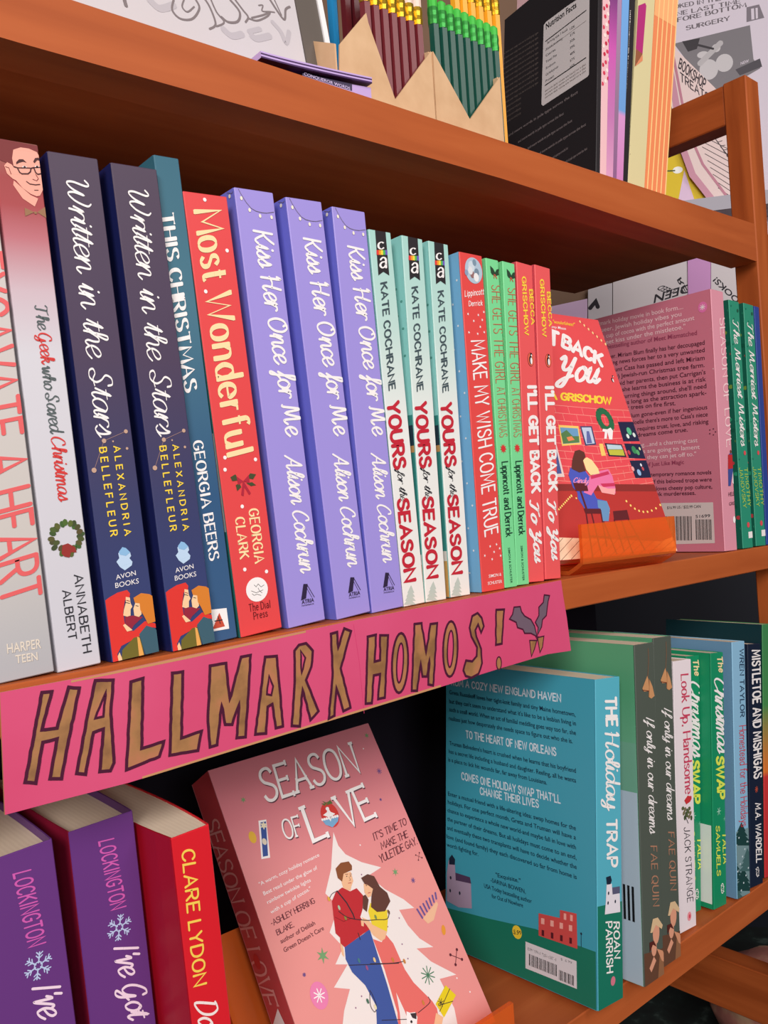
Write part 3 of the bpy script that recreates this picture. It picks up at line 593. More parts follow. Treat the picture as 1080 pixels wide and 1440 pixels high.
mint = grad('mint_to_white_cover', [(0, (238, 234, 230)), (.5, (232, 234, 232)), (.75, (190, 220, 214)), (1, (168, 214, 206))], .215)
mintl = mat((150, 216, 212), .42); GM = 'mint and white paperbacks on the top row'
M1 = book('paperback_book', 'mint paperback with a dark ribbon mark, touching the last lavender book', 'book',
          stand(.3236, .0076, -.036, .0166, z2), .0166, .2150, .135, mint, mintl, mint, GM, art=art_kate)
dup(M1, stand(.3410, .0075, .000, .0166, z2), 'mint paperback with a dark ribbon mark, middle one of three alike')
dup(M1, stand(.3622, .0080, .004, .0166, z2), 'mint paperback with a dark ribbon mark, beside the red and light blue book')
# --- red Make my wish ------------------------------------------------------------------
def art_wish(S, L):
    q = K(3.6, 500, 300); r = K(3.6, 500, 560)
    S.disc(q((597,290)), 7.8, 8.2, mat((176, 196, 214)), 2, 28)
    for p, c, s in (((585,270), (206, 218, 228), 3), ((612,300), (120, 140, 160), 2.2), ((590,310), (150, 110, 110), 2), ((580,290), (226, 226, 230), 2.2), ((610,325), (238, 236, 238), 2.4), ((560,300), (140, 160, 190), 1.6), ((600,250), (126, 150, 170), 1.8)): S.disc(q(p), s, s*1.2, mat(c), 3, 10)
    S.text('Lippincott', (653.5,417), (680,414), (653.5,409), INKW, **CAP(1.5)); S.text('Derrick', (659,430.5), (678,429.5), (659,423.5), INKW, **CAP(1.5))
    for p in ((568,510),(620,515),(648,500),(597,545),(640,540),(630,575),(617,610),(573,603),(650,602)): S.star(q(p), 1.0, INKW, 3)
    for p in ((680,750),(712,740),(728,760),(700,778),(733,797),(653,797),(690,815)): S.star(r(p), 1.0, INKW, 3)
    S.text('MAKE MY WISH COME TRUE', (662.5,480), (682,755), (680.5,478), INKW, **CAP(1.5, .7))
    S.text('SIMON &', (687,812.5), (704.5,809.5), (687,808), INKW, w=1.6); S.text('SCHUSTER', (685.5,822.5), (705.5,819.5), (685.5,818), INKW, w=1.6)
    for i in range(14): L.disc((.125+.008*((i*3) % 5)/5, .012+.014*i), .7, .7, INKW, 2, 8, uvs=True)
book('paperback_book', 'red paperback with a round wintry picture, white stars and a light blue back cover', 'book',
     stand(.3874, .0056, -.003, .0205, z2), .0205, .2110, .135, mat((226, 76, 74), .42), mat((126, 186, 226), .42), mat((226, 76, 74), .42), art=art_wish)
# --- two green -------------------------------------------------------------------------
def art_green(S, L):
    q = K(3.6, 500, 300); r = K(3.6, 500, 560); g = mat((44, 70, 52)); rd = mat((206, 82, 66))
    S.poly(q((680,265),(695,280),(705,300),(712,285),(728,280),(722,300),(726,312),(705,318),(690,310),(684,300)), g, 3); S.line(q((700,310),(700,328)), .7, rd, 4); S.line(q((704,312),(714,330)), .7, rd, 4)
    S.text('SHE GETS THE GIRL', (691,401), (697.3,539), (703.5,402), rd, **CAP(.85, .7, .35)); S.text('AT CHRISTMAS', (698.5,545), (702.5,615), (709,544), rd, **CAP(.9, .7, .3))
    S.star(r((747,255)), 3.2, mat((214, 56, 56)), 3, 9, .55)
    S.text('Lippincott and Derrick', (705.5,650), (711.5,755), (714,649), mat((24, 60, 48)), **CAP(1.9, .5, .5, 1.3)); S.text('SIMON & SCHUSTER', (714,770), (717.5,820), (717,770), mat((30, 90, 66)), w=1.4)
gm = mat((124, 218, 152), .42); GG = 'light green paperbacks on the top row'
G1 = book('paperback_book', 'thin light green paperback with red lettering, touching the red star-spangled book', 'book',
          stand(.4083, .0056, .012, .0118, z2), .0118, .2102, .13, gm, gm, gm, GG, art=art_green)
dup(G1, stand(.4204, .0058, .032, .0118, z2), 'thin light green paperback with red lettering, touching the coral pair')
# --- two coral -------------------------------------------------------------------------
def bird(S, c, s, ring=True):
    if ring: S.disc(c, 3.2*s, 4.6*s, mat((120, 50, 44)), 3, 24); S.disc(c, 2.9*s, 4.3*s, mat((238, 110, 84)), 3.5, 24)
    x, y = c; S.disc((x, y+1.0*s), 1.75*s, 3.0*s, BLACK, 4); S.disc((x+.2, y-6.5*s), 1.1*s, 1.2*s, BLACK, 4); S.disc((x+.6, y+2*s), 1.05*s, 2.3*s, INKW, 5); S.disc((x+.7, y-5.5*s), .55*s, .7*s, INKW, 5)
def art_peng(S, L):
    S.text('GRISCHOW', (733.6,390), (737.6,471), (739,390), YEL, **CAP(2.0, .9)); S.text('BECCA', (743.9,408), (747.0,456), (748.6,408), YEL, **CAP(2.0, .9))
    bird(S, (746,505.5), 1.0)
    S.text("I'LL GET BACK", (742,543), (747.8,692), (753.3,543), INKW, **CAP(2.7, .9, gap=2)); S.text('To You', (744.5,703), (751.5,788), (756,702), INKW, **SCR(1.8, .7))
coral = mat((234, 92, 94), .42); GP = 'coral red paperbacks ending the top row'
P1 = book('paperback_book', 'coral red paperback with yellow and white lettering, touching the light green pair', 'book',
          stand(.4325, .0066, .045, .0162, z2), .0162, .2118, .135, coral, mat((216, 84, 96)), coral, GP, art=art_peng)
dup(P1, stand(.4491, .0056, .050, .0162, z2), 'coral red paperback with yellow and white lettering, last before the orange stand')
# ---------------------------------------------------------------- face-out books
def facing(name, label, cat, M, Wd, H, T, fm, sm, bm, art):
    root = thing(name, label, cat, M); a, b, c, d = MB(), MB(), MB(), MB()
    a.box((0, 0, 0), (Wd, CT, H), fm); b.box((0, CT, 0), (.0011, T-CT, H), sm); c.box((0, T-CT, 0), (Wd, T, H), bm)
    d.box((.0013, CT+.0001, .0005), (Wd-.0015, T-CT-.0001, H-.0006), PAGES)
    F = Face(a, M, (0, 0, 0), (1, 0, 0), (0, 0, 1)); F.clip = (.0002, .0002, Wd-.0002, H-.0002)
    S = Face(b, M, (0, T, 0), (0, -1, 0), (0, 0, 1)); S.clip = (.0008, .0002, T-.0008, H-.0002)
    art(F, S)
    a.build('front_cover', root); b.build('spine', root); c.build('back_cover', root); d.build('page_block', root)
    return root
def easel(label, M0, prof, x0, x1, t=.003):
    """bent acrylic sheet: side profile (y, z) swept from x0 to x1"""
    P = [Vector(p) for p in prof]; L = []; R = []
    for i, p in enumerate(P):
        d = (P[min(i+1, len(P)-1)]-P[max(i-1, 0)]).normalized(); n = Vector((-d.y, d.x))*t/2; L.append(p+n); R.append(p-n)
    mb = MB(); k = len(P)
    vs = [(x, q.x, q.y) for x in (x0, x1) for q in L+R]; m = 2*k; fs = []
    ring = list(range(k))+list(range(2*k-1, k-1, -1))
    for i in range(m): a, b = ring[i], ring[(i+1) % m]; fs.append((a, b, b+m, a+m))
    for i in range(k-1): fs.append((i, i+1, k+i+1, k+i)); fs.append((m+i, m+i+1, m+k+i+1, m+k+i))
    mb.mesh(vs, fs, ACRYLIC); ob = mb.build('display_stand'); ob.matrix_world = M0
    return tag(ob, label, 'book stand')

# --- coral cover on the small stand ------------------------------------------------
def art_back(F, S):
    h = K(5.684, 770, 430); q = K(5.684, 770, 610); mor = mat((248, 150, 140)); br = mat((232, 78, 88))
    F.text('"wonderfulness!"', h((40,140)), h((215,165)), h((42,112)), YEL, w=2); F.text('amy Mason', h((30,178)), h((145,195)), h((32,155)), INKW, w=1.8)
    F.line(h((248,112),(470,312)), .25, mat((170, 60, 60)), 2)
    for i in range(7): F.disc(h((258+34*i, 128+30*i)), .9, 1.3, mat((255, 214, 150)), 3)
    b = dict(CAP(2.9, 1, gap=2)); F.text('GET', h((-185,235)), h((80,322)), h((-180,130)), INKW, **b)
    F.text('BACK', h((118,325)), h((430,482)), h((128,236)), INKW, **b)
    F.text('You', h((62,580)), h((395,622)), h((62,395)), INKW, **SCR(1.6, .75))
    bird(F, h((518,590)), .72, False)
    F.text('A GRISCHOW', h((20,745)), h((506,787)), h((20,690)), YEL, **CAP(2.6, 1, gap=1.6))
    F.poly(h((-400,760),(50,795),(700,855),(760,1300),(-400,1300)), br, 1)
    for i in range(12):
        y = 795+60*i; F.line(h((-300,y-20),(60,y),(400,y+30),(900,y+55-10*i)), .5, mor, 1.6)
    for i in range(11):
        for j in range(9):
            x = -60+110*j+(55 if i % 2 else 0)+i*14; y = 797+60*i+.075*(x-60); F.line(h((x,y),(x+16,y+58)), .4, mor, 1.6)
    gr = mat((40, 110, 74)); c = F.uv(h((458,915)))
    for i in range(18):
        t = i*.35; F.disc((c[0]+.0068*math.cos(t), c[1]+.0082*math.sin(t)), 3.0, 3.0, gr if i % 3 else mat((30, 92, 62)), 3+.2*(i % 3), 9, uvs=True)
    F.poly(h((440,985),(475,990),(500,975),(520,1000),(515,1070),(490,1070),(475,1010),(470,1065),(450,1065),(455,1010),(435,1005)), INKW, 5)
    yl = mat((248, 206, 110)); bl = mat((110, 160, 200))
    F.poly(q((85,-70),(245,-60),(270,85),(115,98)), yl, 2.2); F.poly(q((98,-50),(240,-42),(256,72),(122,82)), bl, 2.6); F.poly(q((105,0),(150,-30),(200,20),(250,20),(252,70),(124,80)), mat((88, 130, 80)), 3); F.poly(q((150,30),(190,20),(215,50),(165,60)), mat((240, 140, 90)), 3.4)
    F.poly(q((258,-60),(352,-60),(388,88),(300,96)), mat((60, 70, 110)), 2.2); F.poly(q((270,-50),(345,-50),(376,78),(308,84)), mat((196, 210, 232)), 2.6); F.poly(q((310,-20),(330,-20),(355,75),(312,78)), mat((100, 110, 170)), 3)
    F.poly(q((-10,30),(62,55),(135,345),(-10,350)), mat((238, 214, 210)), 2.2); F.poly(q((-10,80),(60,90),(112,318),(-10,330)), mat((80, 96, 160)), 2.6)
    F.poly(q((410,80),(440,80),(465,175),(430,178)), yl, 2.2)
    F.poly(q((455,75),(592,85),(630,188),(488,180)), mat((40, 40, 60)), 2.2); F.poly(q((470,85),(585,93),(600,125),(480,125)), mat((190, 214, 226)), 2.6); F.poly(q((482,128),(602,128),(616,176),(496,170)), mat((196, 196, 70)), 2.6)
    nv = mat((34, 38, 70)); pk = mat((238, 120, 130))
    F.poly(q((560,-95),(690,-95),(735,60),(605,62)), nv, 2.2); F.poly(q((610,78),(742,82),(785,200),(650,195)), nv, 2.2); F.poly(q((655,215),(790,212),(830,350),(702,355)), nv, 2.2)
    for p, c, s in (((650,-20), (90, 190, 140), 5), ((690,10), (220, 230, 226), 3), ((640,20), (230, 240, 236), 3), ((690,130), (60, 140, 90), 5), ((720,150), (90, 170, 110), 3.5), ((650,150), (200, 60, 80), 3), ((735,120), (230, 230, 170), 2), ((680,280), (240, 170, 170), 3), ((730,310), (150, 190, 230), 4), ((760,280), (200, 80, 90), 2.5), ((745,250), (230, 230, 240), 2)): F.disc(q(p), s*.55, s*.7, mat(c), 3, 10)
    # counter
    F.poly(q((-400,380),(70,402),(850,405),(1010,870),(-400,835)), mat((186, 56, 52)), 3); F.poly(q((-400,380),(70,402),(850,405),(872,462),(-400,455)), mat((140, 48, 46)), 3.3)
    for i in range(9):
        t = i/8; F.disc(q((628+270*t, 540+70*(1-(2*t-1)**2)+ (30*t))), .95, .95, mat((255, 220, 120)), 4)
        F.disc(q((88+100*t, 605-110*t)), .8, .8, mat((255, 220, 120)), 4); F.disc(q((190+300*t, 500+130*t)), .7, .7, mat((255, 220, 120)), 3.6)
    # floor boards
    fl = mat((250, 222, 190)); F.poly(q((-400,850),(85,830),(905,860),(1010,820),(1060,985),(-400,1060)), fl, 4)
    for i in range(16): F.line(q((-60+75*i,1040-4*i),(120+75*i,835)), .35, mat((120, 60, 50)), 4.4)
    # the pair on the stools
    dk = mat((96, 34, 40)); h1 = mat((96, 52, 44))
    for a, b in (((300,600),(360,1000)), ((420,610),(470,900)), ((440,690),(550,960)), ((530,690),(610,940)), ((640,680),(775,930)), ((590,700),(680,960)), ((340,600),(430,975))): F.line(q(a, b), 1.3, dk, 5)
    F.line(q((340,820),(500,830)), 1.2, dk, 5); F.line(q((610,830),(720,820)), 1.2, dk, 5); F.poly(q((520,620),(632,610),(652,685),(530,695)), dk, 5)
    F.poly(q((165,330),(180,270),(250,310),(300,300),(335,350),(330,400),(390,520),(470,540),(495,600),(485,700),(440,700),(420,610),(300,610),(240,520),(235,470),(200,430)), mat((76, 90, 190)), 5); F.poly(q((395,530),(470,540),(495,600),(485,700),(440,700),(425,610),(400,590)), mat((104, 150, 196)), 5.4)
    F.poly(q((330,350),(410,300),(480,285),(515,340),(538,430),(540,480),(430,470),(400,410),(345,495),(285,470),(325,400)), mat((236, 120, 170)), 5.6)
    F.poly(q((340,340),(480,300),(492,325),(345,365)), mat((206, 56, 96)), 6); F.poly(q((420,400),(530,395),(538,420),(440,428)), mat((206, 56, 96)), 6); F.poly(q((400,412),(480,440),(540,440),(532,490),(430,472)), mat((250, 170, 170)), 6.4)
    F.poly(q((200,395),(308,395),(322,460),(222,460)), dk, 6.4); F.line(q((260,460),(310,610)), 2, dk, 6.2)
    F.poly(q((285,600),(420,600),(430,640),(300,640)), dk, 6); F.text('Cindy', q((200,392)), q((318,400)), q((200,350)), mat((250, 150, 190)), **SCR(1.4), lvl=6.6)
    F.poly(q((215,140),(250,130),(290,150),(300,185),(278,220),(302,300),(250,312),(188,282),(195,210)), h1, 7); F.poly(q((278,210),(310,190),(350,212),(400,280),(412,320),(340,332),(305,290)), mat((246, 222, 160)), 7)
yb, xb, wb, lb, pb = .0142, .4733, -.1196, .0286, -.3366
MBk = pose((xb, yb, Z0-.0417), lb, wb, pb)
facing('paperback_book', 'coral cover-out paperback with two people at a bar on the small orange stand', 'book', MBk, .130, .207, .012,
       mat((232, 84, 88), .4), coral, coral, art_back)
MS = pose((xb, yb, z2(xb)), 0, wb); fs = Face(None, MS, (0, -.013, 0), (1, 0, 0), (0, 0, 1))
a, b, c = fs.uv((815, 738.5)), fs.uv((946, 725)), fs.uv((817, 800))
sl = math.tan(-pb); top = (a.y+b.y)/2; zb = .0048
pf = [(-.013, top)]+[(-.013, zb+.008)]+[(-.0125+.0025*k, zb+.004-.0016*k) for k in range(3)]+[(.0, .0018), (.013, .0018), (.0165, .0035)]+[(.0185+sl*t, .008+t) for t in (0, .03, .06, .09)]
easel('small orange acrylic stand holding the coral cover-out book on the middle shelf', MS, pf, a.x, b.x, .0028)

# --- pink Season cover in front ------------------------------------------------------
def art_season(F, S):
    s = K(2.4545, 280, 1010); t = K(4, 350, 1030); p = K(4.909, 340, 1180); r = K(4.909, 520, 1180)
    sh = mat((96, 60, 72)); sp = CAP(1.15, .8, 1.1, 1.6)
    for dx, dy, M_, lv in ((5, 6, sh, 3), (0, 0, INKW, 4)):
        o = lambda q: t((q[0]+dx, q[1]+dy))
        F.text('SEASON', o((98,393)), o((620,222)), o((48,216)), M_, lvl=lv, **sp); F.text('OF', o((206,603)), o((302,574)), o((176,498)), M_, lvl=lv, **sp)
        F.text('L', o((362,612)), o((442,576)), o((296,424)), M_, lvl=lv, **sp); F.text('VE', o((548,540)), o((712,464)), o((474,368)), M_, lvl=lv, **sp)
    F.disc(t((455,465)), 6.6, 8.0, mat((206, 58, 54)), 4, 24); F.star(t((450,462)), 4.6, INKW, 5, 4, .45, .2); F.disc(t((440,430)), 1.4, 1.2, INKW, 4.6, 8); F.poly(t((408,490),(505,470),(500,500),(470,535),(430,520)), mat((120, 170, 210)), 4.5)
    for a in range(8): F.disc(t((412+12*a, 492-3*a)), .9, .9, INKW, 5, 8)
    for q in (((410,385),(430,405),(455,385),(432,395)), ((455,380),(470,400),(430,412)), ((405,400),(432,402),(425,415))): F.poly(t(*q), mat((90, 110, 60)), 5)
    br = mat((92, 34, 48)); tg = CAP(1.3, .9, .7, 1.4)
    F.text("IT'S TIME TO", t((705,608)), t((888,517)), t((695,570)), br, **tg); F.text('MAKE THE', t((748,658)), t((895,588)), t((738,621)), br, **tg); F.text('YULETIDE GAY.', t((742,734)), t((948,626)), t((730,694)), br, **tg)
    F.poly(t((53,497),(97,490),(119,705),(70,713)), INKW, 2); F.poly(t((64,507),(95,501),(107,694),(78,700)), mat((52, 80, 150)), 3); F.star(t((82,524)), 2.6, mat((230, 220, 190)), 4, 6, .5); F.rect(*[0]*4, INKW) if 0 else F.disc(t((86,615)), 1.5, 2, mat((220, 210, 190)), 4)
    F.disc(t((20,590)), 2.4, 3.6, mat((226, 180, 60)), 2)
    # tree
    tr = mat((238, 228, 226))
    F.poly(s((463,393),(480,440),(505,470),(560,497),(628,515),(585,543),(640,590),(705,625),(742,655),(690,662),(720,715),(760,760),(808,790),(750,795),(800,840),(887,885),(830,900),(850,940),(880,1000),(900,1100),(490,1100),(500,1010),(520,935),(465,930),(512,850),(470,850),(497,790),(450,740),(480,650),(435,605),(455,520)), tr, 2)
    for i, (x, y) in enumerate(((560,540),(600,700),(650,720),(700,780),(720,830),(560,960),(690,690),(540,1000))): F.disc(s((x, y)), .5, .5, mat((150, 110, 140)), 3, 8)
    # the couple
    rd = mat((188, 40, 48)); sk = mat((238, 186, 146)); hr = mat((96, 58, 48)); bl = mat((62, 86, 158)); co = mat((228, 110, 104)); yw = mat((232, 206, 50))
    F.poly(r((20,690),(80,712),(110,660),(160,720),(240,900),(300,990),(430,1120),(462,1170),(520,1500),(200,1500),(190,1200),(100,900)), co, 4)
    F.poly(r((180,1060),(240,1190),(270,1276),(330,1500),(230,1500),(205,1200)), tr, 4.4)
    F.poly(p((708,745),(840,655),(880,622),(930,780),(1000,1000),(1085,1300),(1120,1500),(935,1500),(930,1276),(925,1150),(850,1010),(760,920),(715,830)), bl, 5)
    F.poly(p((690,240),(750,225),(762,270),(768,290),(755,325),(748,358),(700,345),(685,290)), sk, 5); F.poly(p((645,205),(680,165),(735,155),(758,185),(758,215),(700,240),(690,295),(660,270)), mat((136, 78, 44)), 6)
    F.poly(p((690,335),(745,362),(790,340),(835,390),(830,490),(815,540),(880,625),(840,652),(708,748),(680,722),(675,680),(645,652),(632,540),(620,430),(645,370)), rd, 6)
    F.line(p((655,360),(720,440),(765,520),(775,550)), .8, DARK, 7); F.line(p((800,650),(815,695)), .5, DARK, 7); F.line(p((640,540),(700,570),(760,545)), .3, mat((130, 20, 30)), 7)
    F.poly(p((675,690),(700,760),(705,815),(690,800),(680,750)), sk, 5); F.poly(p((818,560),(840,565),(838,605),(822,600)), sk, 8)
    F.poly(p((825,540),(870,560),(900,590),(960,620),(1000,640),(985,690),(960,705),(905,665),(865,605)), sk, 6.2)
    F.poly(p((870,500),(885,440),(930,490),(1000,490),(1005,560),(1000,640),(960,622),(895,590)), yw, 6.6)
    F.poly(p((838,310),(880,300),(905,335),(890,395),(868,405),(845,370)), sk, 7); F.poly(p((820,270),(865,243),(910,258),(950,330),(1000,372),(1022,430),(985,500),(930,505),(888,470),(892,400),(902,345),(868,320),(845,312),(838,300)), hr, 8); F.poly(p((832,395),(850,385),(872,420),(860,505),(832,480)), hr, 8)
    fl = mat((120, 60, 50))
    for q in ((722,258),(748,256)): F.disc(p(q), .45, .3, DARK, 6.4, 8)
    F.line(p((712,245),(730,243)), .3, fl, 6.4); F.line(p((742,243),(756,242)), .3, fl, 6.4); F.line(p((738,262),(748,284),(738,288)), .22, fl, 6.4); F.line(p((732,306),(752,303)), .4, mat((190, 80, 76)), 6.4)
    F.disc(p((856,322)), .4, .3, DARK, 8.4, 8); F.line(p((846,312),(864,310)), .3, fl, 8.4); F.line(p((868,375),(884,370)), .4, mat((190, 60, 70)), 8.4)
    wire = mat((52, 40, 48))
    F.curve(p((600,415),(620,380),(655,360)), .35, wire, 8); F.curve(p((665,500),(735,545),(850,562),(930,558),(1000,552),(1015,500)), .45, wire, 9); F.curve(p((735,872),(900,866),(1080,858)), .4, wire, 8); F.curve(p((880,1045),(900,1080),(925,1150),(915,1195),(885,1150),(880,1060)), .35, wire, 8)
    F.curve(r((0,862),(150,858),(235,845)), .4, wire, 8); F.curve(r((330,1200),(410,1130),(400,1090)), .35, wire, 8); F.curve(r((80,1252),(250,1245)), .35, wire, 8)
    for q, c in (((597,415), (220, 170, 60)), ((668,475), (170, 190, 160)), ((712,545), (140, 130, 60)), ((1010,505), (120, 90, 60)), ((920,540), (120, 140, 80)), ((805,840), (70, 120, 130)), ((912,835), (230, 200, 140)), ((860,890), (150, 80, 130)), ((865,1120), (70, 110, 90)), ((918,1160), (230, 220, 180))): F.disc(p(q), .8, 1.5, mat(c), 9, 8)
    for q in ((155,835), (28,835), (365,1130), (235,845)): F.disc(r(q), .8, 1.5, mat((200, 130, 60)), 9, 8)
    # gift, dog, candles, sparkles
    F.poly(r((520,1010),(592,1078),(510,1232),(452,1140)), mat((228, 204, 30)), 6); F.curve(r((548,1035),(480,1190)), .4, wire, 7); F.curve(r((470,1150),(570,1120)), .4, wire, 7); F.burst(r((487,1130)), 2.4, wire, 7)
    F.poly(r((455,1200),(505,1230),(470,1400),(420,1400)), sk, 5.4)
    F.poly(r((250,1190),(275,1200),(310,1195),(325,1230),(320,1300),(250,1300)), INKW, 7); F.poly(r((275,1205),(318,1200),(318,1245),(290,1235)), mat((60, 50, 54)), 8); F.disc(r((283,1262)), .8, .8, BLACK, 9, 8)
    for i in range(7): F.line(r((325+21*i, 485-19*i), (362+16*i, 545-22*i)), 1.2, mat((104, 84, 150)), 4)
    F.poly(r((365,548),(460,430),(470,450),(440,560),(400,585)), mat((236, 184, 150)), 3); F.disc(r((508,628)), 1.6, 3, mat((226, 150, 50)), 3, rot=-.4)
    F.disc(p((533,1080)), 5.6, 7.2, mat((232, 128, 176)), 3, 26); F.burst(p((533,1080)), 3.6, INKW, 4, 4, .6)
    g = mat((116, 160, 110))
    for q, z in ((p((558,805)), 4.4), (r((175,228)), 2.6), (t((662,18)), 2.2), (s((152,282)), 2)): F.star(q, z, g, 3, 6, .35)
    F.burst(r((400,940)), 5, mat((80, 130, 100)), 4, 5, .6)
    for q, z in ((r((298,285)), 1.6), (t((732,218)), 2), (t((740,378)), .8), (p((430,937)), 1)): F.burst(q, z, mat((110, 80, 140)), 3, 4, .4)
    for c0, z in ((r((595,815)), 1.0), (t((955,698)), .55), (r((337,115)), .0)):
        if z:
            c = F.uv(c0)
            for a in range(4):
                e = Vector((math.cos(.9+a*1.57), math.sin(.9+a*1.57)))*.0045*z; F.stroke([c-e*.2, c+e], .0004*z, br, 3); F.disc(c+e, .9*z, .9*z, br, 4, 10, uvs=True)
    for q in (t((643,92)), t((625,634)), r((690,1055)), r((600,960)), s((285,1040)), p((270,1205))): F.disc(q, .5, .5, INKW, 3, 8)
    # quote
    w = INKW; a = dict(w=1.7)
    F.text('"A warm, cozy holiday romance', p((122,325)), p((535,118)), p((113,300)), w, **a); F.text('Best read under the glow of', p((152,390)), p((522,207)), p((142,364)), w, **a)
    F.text('rainbow twinkle lights', p((178,449)), p((477,292)), p((168,424)), w, **a); F.text('with a cup of cocoa."', p((202,518)), p((478,350)), p((192,492)), w, **a)
    F.text('-ASHLEY HERRING', p((206,602)), p((506,440)), p((192,566)), br, **tg); F.text('BLAKE,', p((247,664)), p((362,602)), p((234,630)), br, **tg)
    F.text('author of Delilah', p((272,722)), p((508,590)), p((258,692)), br, w=1.5); F.text("Green Doesn't Care", p((294,784)), p((568,626)), p((282,752)), br, w=1.5)
    # spine
    S.text('SEASON OF LOVE', (289,1157), (371,1414), (306,1151), mat((228, 160, 156)), **CAP(1.2, .8, 1, 1.5)); S.disc((362,1352), 3.4, 4.4, mat((196, 50, 52)), 4)
    S.poly([(384,1442),(391,1418),(402,1442),(408,1460),(388,1462)], INKW, 3)
pinkm = grad('rose_pink_cover', [(0, (228, 146, 142)), (.45, (232, 150, 146)), (.8, (214, 128, 138)), (1, (206, 128, 140))], .21, .3)  # darker rose towards the top paints in the shade under the sign
MSe = pose((.2541, .0132, Z0-.3226+.0004), -.0124, .0118, -.537)
facing('paperback_book', 'rose pink cover-out paperback with a hugging couple and a white tree', 'book', MSe, .1286, .20, .026,
       pinkm, mat((196, 72, 78), .4), mat((206, 128, 140)), art_season)
MS = pose((.2541, .0132, Z3), 0, .0118); fs = Face(None, MS, (0, -.015, 0), (1, 0, 0), (0, 0, 1)); c = fs.uv((719, 1409))
sl = math.tan(.537); y0 = .0335
bp = Face(None, MSe, (0, .030, 0), (1, 0, 0), (0, 0, 1)); e = bp.uv((309, 1375)); hz = max(.07, bp.uv((312, 1372)).y)
pf = [(-.015, c.y), (-.015, .010), (-.014, .0045), (-.010, .0020), (0, .0018), (y0-.006, .0018), (y0-.001, .0032)]+[(y0+sl*q, .006+q) for q in (0, .03, .06, .09)]
easel('large orange acrylic stand holding the rose pink cover-out book on the low shelf', MS, pf, e.x, c.x, .003)

# --- rose pink back cover -----------------------------------------------------------
def art_pinkback(S, L):
    g = K(3.176, 740, 380); q = K(3.176, 740, 600); w = mat((246, 214, 220)); b = mat((76, 28, 48)); m_ = mat((150, 62, 92))
    L.disc(g((788,165)), 4.2, 4.6, mat((228, 120, 178)), 2, 24); L.burst(g((788,165)), 2.4, INKW, 3, 4, .5)
    for st, x0, y0, x1, y1, M_ in (('"The spirit of a Hallmark holiday movie in book form....',150,283,702,172,w), ('It is the warm, queer, Jewish holiday vibes you',160,312,694,204,w), ("know you want. It's a cup of cocoa with the perfect amount",160,342,752,222,w), ("of cheer, it's a sweet kiss under the mistletoe.\"",170,368,712,260,w), ('USA Today bestselling author of Meet Mismatched',250,368,764,288,m_),
            ('top of her career. Miriam Blum finally has her decoupaged',250,412,798,332,b), ('until devastating news forces her to a very unwanted',260,438,798,365,b), ('of her great-aunt Cass has passed and left Miriam',260,470,798,400,b), ('her (ironically) Jewish-run Christmas tree farm.',270,500,798,432,b), ('the skyline, avoid her parents, then put Carrigan\'s',275,532,802,464,b), ('on hold when she learns the business is at risk',280,560,804,495,b), ('the chance of turning things around, she\'ll need',290,590,806,526,b), ('the manager-as long as the attraction spark-',300,615,806,556,b), ('ing and their trees on fire first.',330,634,668,602,b),
            ('Miriam Blum gone-even if her ingenious',380,668,810,620,b), ('showing Noelle there\'s more to Cass\'s niece',390,698,812,652,b), ('manager\'s requires trust, love, and risking',400,728,815,684,b), ('wildest dreams come true.',410,755,722,720,b), ('sparkling....and a charming cast',440,795,766,768,w), ('readers are going to lament',450,823,776,798,w)):
        L.text(st, g((x0,y0)), g((x1,y1)), g((x0-1,y0-19)), M_, w=1.5)
    for st, x0, y0, x1, y1, M_ in (('because they can jet off to."',450,152,760,130,w), ('author of Just Like Magic',470,182,706,166,m_), ('for contemporary romance novels',490,225,828,212,b), ('asks what if this beloved trope were',470,258,830,244,b), ('about, she loves cheesy pop culture,',480,288,832,276,b), ('and Greek murderesses.',500,312,758,304,b)):
        L.text(st, q((x0,y0)), q((x1,y1)), q((x0-1,y0-18)), M_, w=1.7)
    L.poly(q((560,342),(835,338),(843,520),(560,528)), mat((214, 200, 198)), 2); L.text('$16.99 US / $22.99 CAN', q((630,368)), q((780,362)), q((630,355)), DARK, w=1.4); L.text('51699', q((757,408)), q((822,404)), q((757,394)), DARK, w=1.6)
    for i in range(26):
        x = 600+5.4*i; L.poly(q((x,400),(x+(1.6, 3.6, 2.4)[i % 3],400),(x+(1.6, 3.6, 2.4)[i % 3]+2,508),(x+2,508)), BLACK, 3)
    for i in range(14):
        x = 757+5.3*i; L.poly(q((x,414),(x+(3.4, 1.6, 2.6)[i % 3],414),(x+(3.4, 1.6, 2.6)[i % 3]+2,505),(x+2,505)), BLACK, 3)
    for p_ in ((828,262), (858,358), (836,440)): L.disc(g(p_), .5, .5, INKW, 2, 8)
    for a in range(5): L.disc(g((832+14*math.cos(a*1.26), 722+14*math.sin(a*1.26))), .6, .6, b, 3, 8)
    S.text('SEASON OF LOVE', (1011.5,448), (1021.5,628), (1019.5,447), mat((250, 216, 220)), **CAP(1.2, .7, .9)); k = K(3.176, 740, 600)
    S.poly(k((905,120),(920,120),(925,180),(912,265),(902,265),(900,180)), mat((64, 80, 150)), 3); S.poly(k((900,125),(925,125),(928,185),(900,190)), mat((190, 44, 50)), 4); S.disc(k((912,112)), 1.3, 1.6, hair, 4); S.poly(k((925,130),(940,200),(930,260),(920,250)), INKW, 2)
    S.text('HELENA', (1024,698), (1038,696), (1024,692), b, w=1.2); S.text('GREER', (1025,711), (1038,709), (1025,706), b, w=1.2); S.disc(k((928,415)), 2, 3, INKW, 3)

